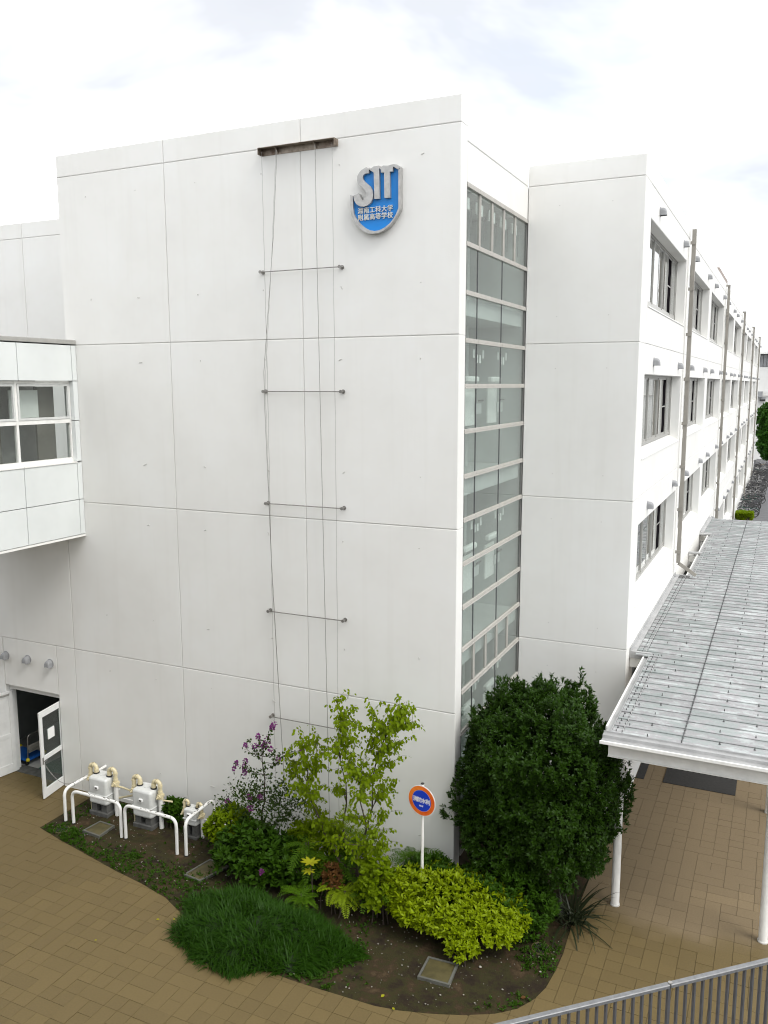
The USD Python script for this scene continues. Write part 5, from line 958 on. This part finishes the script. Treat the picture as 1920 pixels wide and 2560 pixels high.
# --- 8. weeds, pebbles, fallen leaves
r8 = np.random.default_rng(77); pts = []
while len(pts) < 2300:
    x, y = r8.uniform(-9.8, 2.55), r8.uniform(-3.9, -.15)
    if not bed_poly.buffer(-.03).contains(Point(x, y)): continue
    w = max(0, meshkit.fbm(np.array((x * .9, y * .9, 0.)), 3, 12) - .50) * 3.0
    edge_d = bed_poly.exterior.distance(Point(x, y)); w += .55 * math.exp(-edge_d / .22) * (x < -3.5) + .75 * math.exp(-((x - 2.45) ** 2 + (y + 1.55) ** 2) / .10) + 1.2 * math.exp(-((x + 9.0) ** 2 + (y + 1.78) ** 2) / .03) + .9 * math.exp(-((x + 6.95) ** 2 + (y + 1.9) ** 2) / .02) + .4 * math.exp(-((y + 2.1) ** 2) / .06) * (x < -5.2)
    if -9.9 < x < -9.5 and y > -1.6: w *= .2
    if -0.9 < x < 2.0 and y < -2.7: w *= .22
    if r8.random() < w: pts.append((x, y, .01 + .02 * r8.random()))
P = np.array(pts); k = len(P); D = r8.normal(size=(k, 3)) * np.array((.6, .6, .2)) + np.array((0, 0, .8))
tag(obj('weeds', rosettes(P, D, .055, 7, 1.1, r8, 'oval', .5), L_MID), 'low green weeds scattered over the soil of the bed', 'weeds', kind='stuff')
pb = MB(); ico = trimesh.creation.icosphere(0, 1.0)
cnt = 0
while cnt < 900:
    x, y = r8.uniform(-9.7, 2.5), r8.uniform(-3.85, -.3)
    if bed_poly.buffer(-.05).contains(Point(x, y)):
        s = r8.lognormal(-4.75, .42) ; pb.add(ico.vertices * np.array((1, r8.uniform(.6, 1), .6)) * s + np.array((x, y, .02 + s * .3)), ico.faces); cnt += 1
tag(pb.build('pebbles', paint('pebble', (0.30, 0.28, 0.24), .9, .5, 40.0)), 'small pale stones scattered over the bare soil', 'stones', kind='stuff')
def fallen(x, y, s, a, lm, lab, grp=None):
    v, f = leaf_cloud(np.array([[0, 0, 0.0]]), np.array([[math.cos(a), math.sin(a), .12]]), np.array([[.2, -.1, 1.0]]), s, s * .7, .14, .1)
    p = obj('fallen_leaf', (v + np.array((x, y, .035)), f), lm); tag(p, lab, 'leaf', grp)
for x, y, s, a in ((-4.95, -3.55, .07, .4), (-4.62, -3.42, .06, 2.0), (0.02, -3.62, .085, 1.1), (0.36, -3.80, .07, 2.6), (-5.6, -4.55, .05, 0.3)): fallen(x, y, s, a, L_ROS, 'small fallen yellow leaf lying flat near the paved edge of the bed', 'fallen yellow leaves')
fallen(2.22, -2.62, .10, .6, L_RUST, 'curled reddish fallen leaf on the soil at the right edge of the bed'); fallen(0.62, -2.08, .10, .2, L_RUST, 'reddish fallen leaf on the soil just above the front inspection cover'); fallen(-1.02, -2.75, .09, 2.2, L_RUST, 'brown fallen leaf on the soil right of the grassy mound')

# ================================================================== distance: bicycles, hedge, hall, trees
def bike(name, label, colour, loc, rot, group, basket=True):
    t = thing(name, label, 'bicycle', loc, rot, group); R_ = .34
    for x in (-.53, .53):
        w = MB().tube([(x + R_ * math.cos(a), 0, R_ + R_ * math.sin(a)) for a in np.linspace(0, 2 * PI, 21)], .030, 6, False).build('wheel', 'iron', t, smooth=True); s = MB()
        for a in np.arange(0, 2 * PI, PI / 6): s.cyl((x, 0, R_), (x + (R_ - .02) * math.cos(a), 0, R_ + (R_ - .02) * math.sin(a)), .003, 3)
        s.build('spokes', 'bar', w)
    MB().tube([(-.53, 0, R_), (-.08, 0, .30), (.42, 0, .78)], .019, 6).tube([(-.08, 0, .30), (-.22, 0, .80)], .017, 6).tube([(-.53, 0, R_), (-.20, 0, .70), (.40, 0, .68)], .014, 6).tube([(.38, 0, .98), (.42, 0, .76), (.53, 0, R_)], .017, 6).build('frame', colour, t, smooth=True)
    MB().tube(fillet([(.22, -.28, .98), (.36, -.26, 1.03), (.38, 0, 1.0), (.36, .26, 1.03), (.22, .28, .98)], .08), .012, 6).build('handlebar', 'steel', t)
    MB().tm(rbox(-.36, -.12, -.075, .075, .82, .88, .025, 8)).build('saddle', 'iron', t)
    for x in (-.53, .53): MB().tube([(x + .37 * math.cos(a), 0, R_ + .37 * math.sin(a)) for a in np.linspace(.3 if x < 0 else .9, 2.6, 9)], .02, 5).build('mudguard', colour, t)
    if basket:
        b = MB()
        for z in (.80, .90, 1.0): b.tube([(.50, -.16, z), (.50, .16, z), (.74, .16, z), (.74, -.16, z), (.50, -.16, z)], .006, 4)
        for x, y in ((.5, -.16), (.5, 0), (.5, .16), (.62, .16), (.74, .16), (.74, 0), (.74, -.16), (.62, -.16)): b.cyl((x, y, .76), (x, y, 1.0), .005, 4)
        b.build('basket', 'bar', t)
    MB().tube([(-.08 + .09 * math.cos(a), .04, .30 + .09 * math.sin(a)) for a in np.linspace(0, 2 * PI, 13)], .008, 4, False).tube([(-.08, .05, .30), (-.02, .10, .16)], .01, 4).build('crank', 'steel', t)
    return t
G = 'bicycles parked in a row along the right wing'
kinds = [('black bicycle parked in the row along the far wall', paint('bike_black', (.018, .018, .02), .4)), ('silver bicycle parked in the row along the far wall', paint('bike_silver', (.42, .42, .42), .35, metallic=.4)), ('dark green bicycle parked in the row along the far wall', paint('bike_green', (.01, .07, .05), .4))]
r9 = np.random.default_rng(4); protos = {}; y = 57.2; i = 0
M['bike0'], M['bike1'], M['bike2'] = (k_[1] for k_ in kinds)
while y < 101:
    kd = int(r9.choice([0, 0, 0, 0, 0, 0, 0, 1, 1, 2])); loc = (3.45 + r9.normal() * .12 + .002 * (y - 57), y, 0.0); rot = r9.normal() * .22 + (PI if r9.random() < .5 else 0)
    if kd in protos: copy_of(protos[kd], 'bicycle', kinds[kd][0], 'bicycle', loc, rot, G)
    else: protos[kd] = bike('bicycle', kinds[kd][0], 'bike%d' % kd, loc, rot, G)
    y += r9.uniform(.55, 1.0); i += 1
bike('bicycle', 'orange bicycle at the far end of the parked row', paint('bike_orange', (.55, .24, .01), .4), (4.1, 99.0, 0), .2, G)
HG = foliage('hedge', 'low clipped hedge at the far end of the walkway roof', 'hedge'); rh = np.random.default_rng(6); n = 1500; P = np.stack([rh.uniform(2.72, 3.95, n), rh.uniform(54.6, 55.9, n), rh.uniform(.15, .72, n)], 1)
obj('foliage', rosettes(P, np.array((0, -.3, 1.0)) + rh.normal(size=(n, 3)) * .3, .12, 7, 1.0, rh, 'diamond', .5), L_DOG, HG); MB().box(2.78, 3.88, 54.7, 55.8, 0, .55, .05).build('core', 'stem', HG)
FB = thing('sports_hall', 'pale hall with a grey louvred window band beyond the parked bicycles', 'building')
MB().box(-1.0, 26, 116, 140, -.2, 12.85).box(-1.0, 1.97, 116, 140, 12.85, 14.65).box(2.0, 26, 116.6, 140, 12.84, 14.64).build('wall', 'wall', FB)
MB().box(-1.2, 26.3, 115.2, 140.3, 14.66, 14.95).build('roof', 'white', FB)
for k in range(36): MB().box(2.05 + .45 * k, 2.42 + .45 * k, 116.2, 116.5, 12.9, 14.6).build('louvre', 'hood', FB)
MB().box(1.8, 2.65, 114.8, 115.99, 8.7, 9.5).build('side_duct', 'hood', FB)
MB().box(2.3, 3.05, 115.4, 115.99, 8.15, 8.75, .05).build('vent_cowl', 'hood', FB); MB().box(2.32, 3.03, 115.3, 115.39, 8.15, 8.40).build('cowl_mouth', 'iron', FB)
MB().box(-1, 26, 115.9, 115.998, 8.78, 8.92).build('ledge', 'joint', FB)
def tree(label, c, rr, seed, n):
    r = np.random.default_rng(seed); t = foliage('broadleaf_tree', label, 'tree'); d = rand_dirs(n, r); lump = .62 + .75 * meshkit.fbm(d * 2.2 + seed, 3, seed); s = d * np.asarray(rr) * lump[:, None] * r.uniform(.55, 1.05, (n, 1)) ** .5; p = np.asarray(c) + s
    obj('crown', rosettes(p, s + np.array((0, 0, 1.0)), .42, 6, 1.0, r, 'diamond', .55), L_FAR, t); m = MB().tube(*branch((c[0], c[1], -.2), c, .22, .10, 0, .05, 6, r), 8)
    for k in range(6): m.tube(*branch(c - np.array((0, 0, rr[2] * .5)), np.asarray(c) + rand_dirs(1, r)[0] * np.asarray(rr) * .7, .08, .02, .2, .1, 6, r), 6)
    m.build('trunk', 'bark', t)
tree('bright green broadleaf tree beside the far hall', np.array((5.6, 106., 5.6)), (3.1, 2.6, 3.0), 61, 2600)
tree('darker low tree in front of the far hall, behind the bicycles', np.array((5.0, 104., 2.9)), (2.3, 1.6, 2.2), 62, 1500)
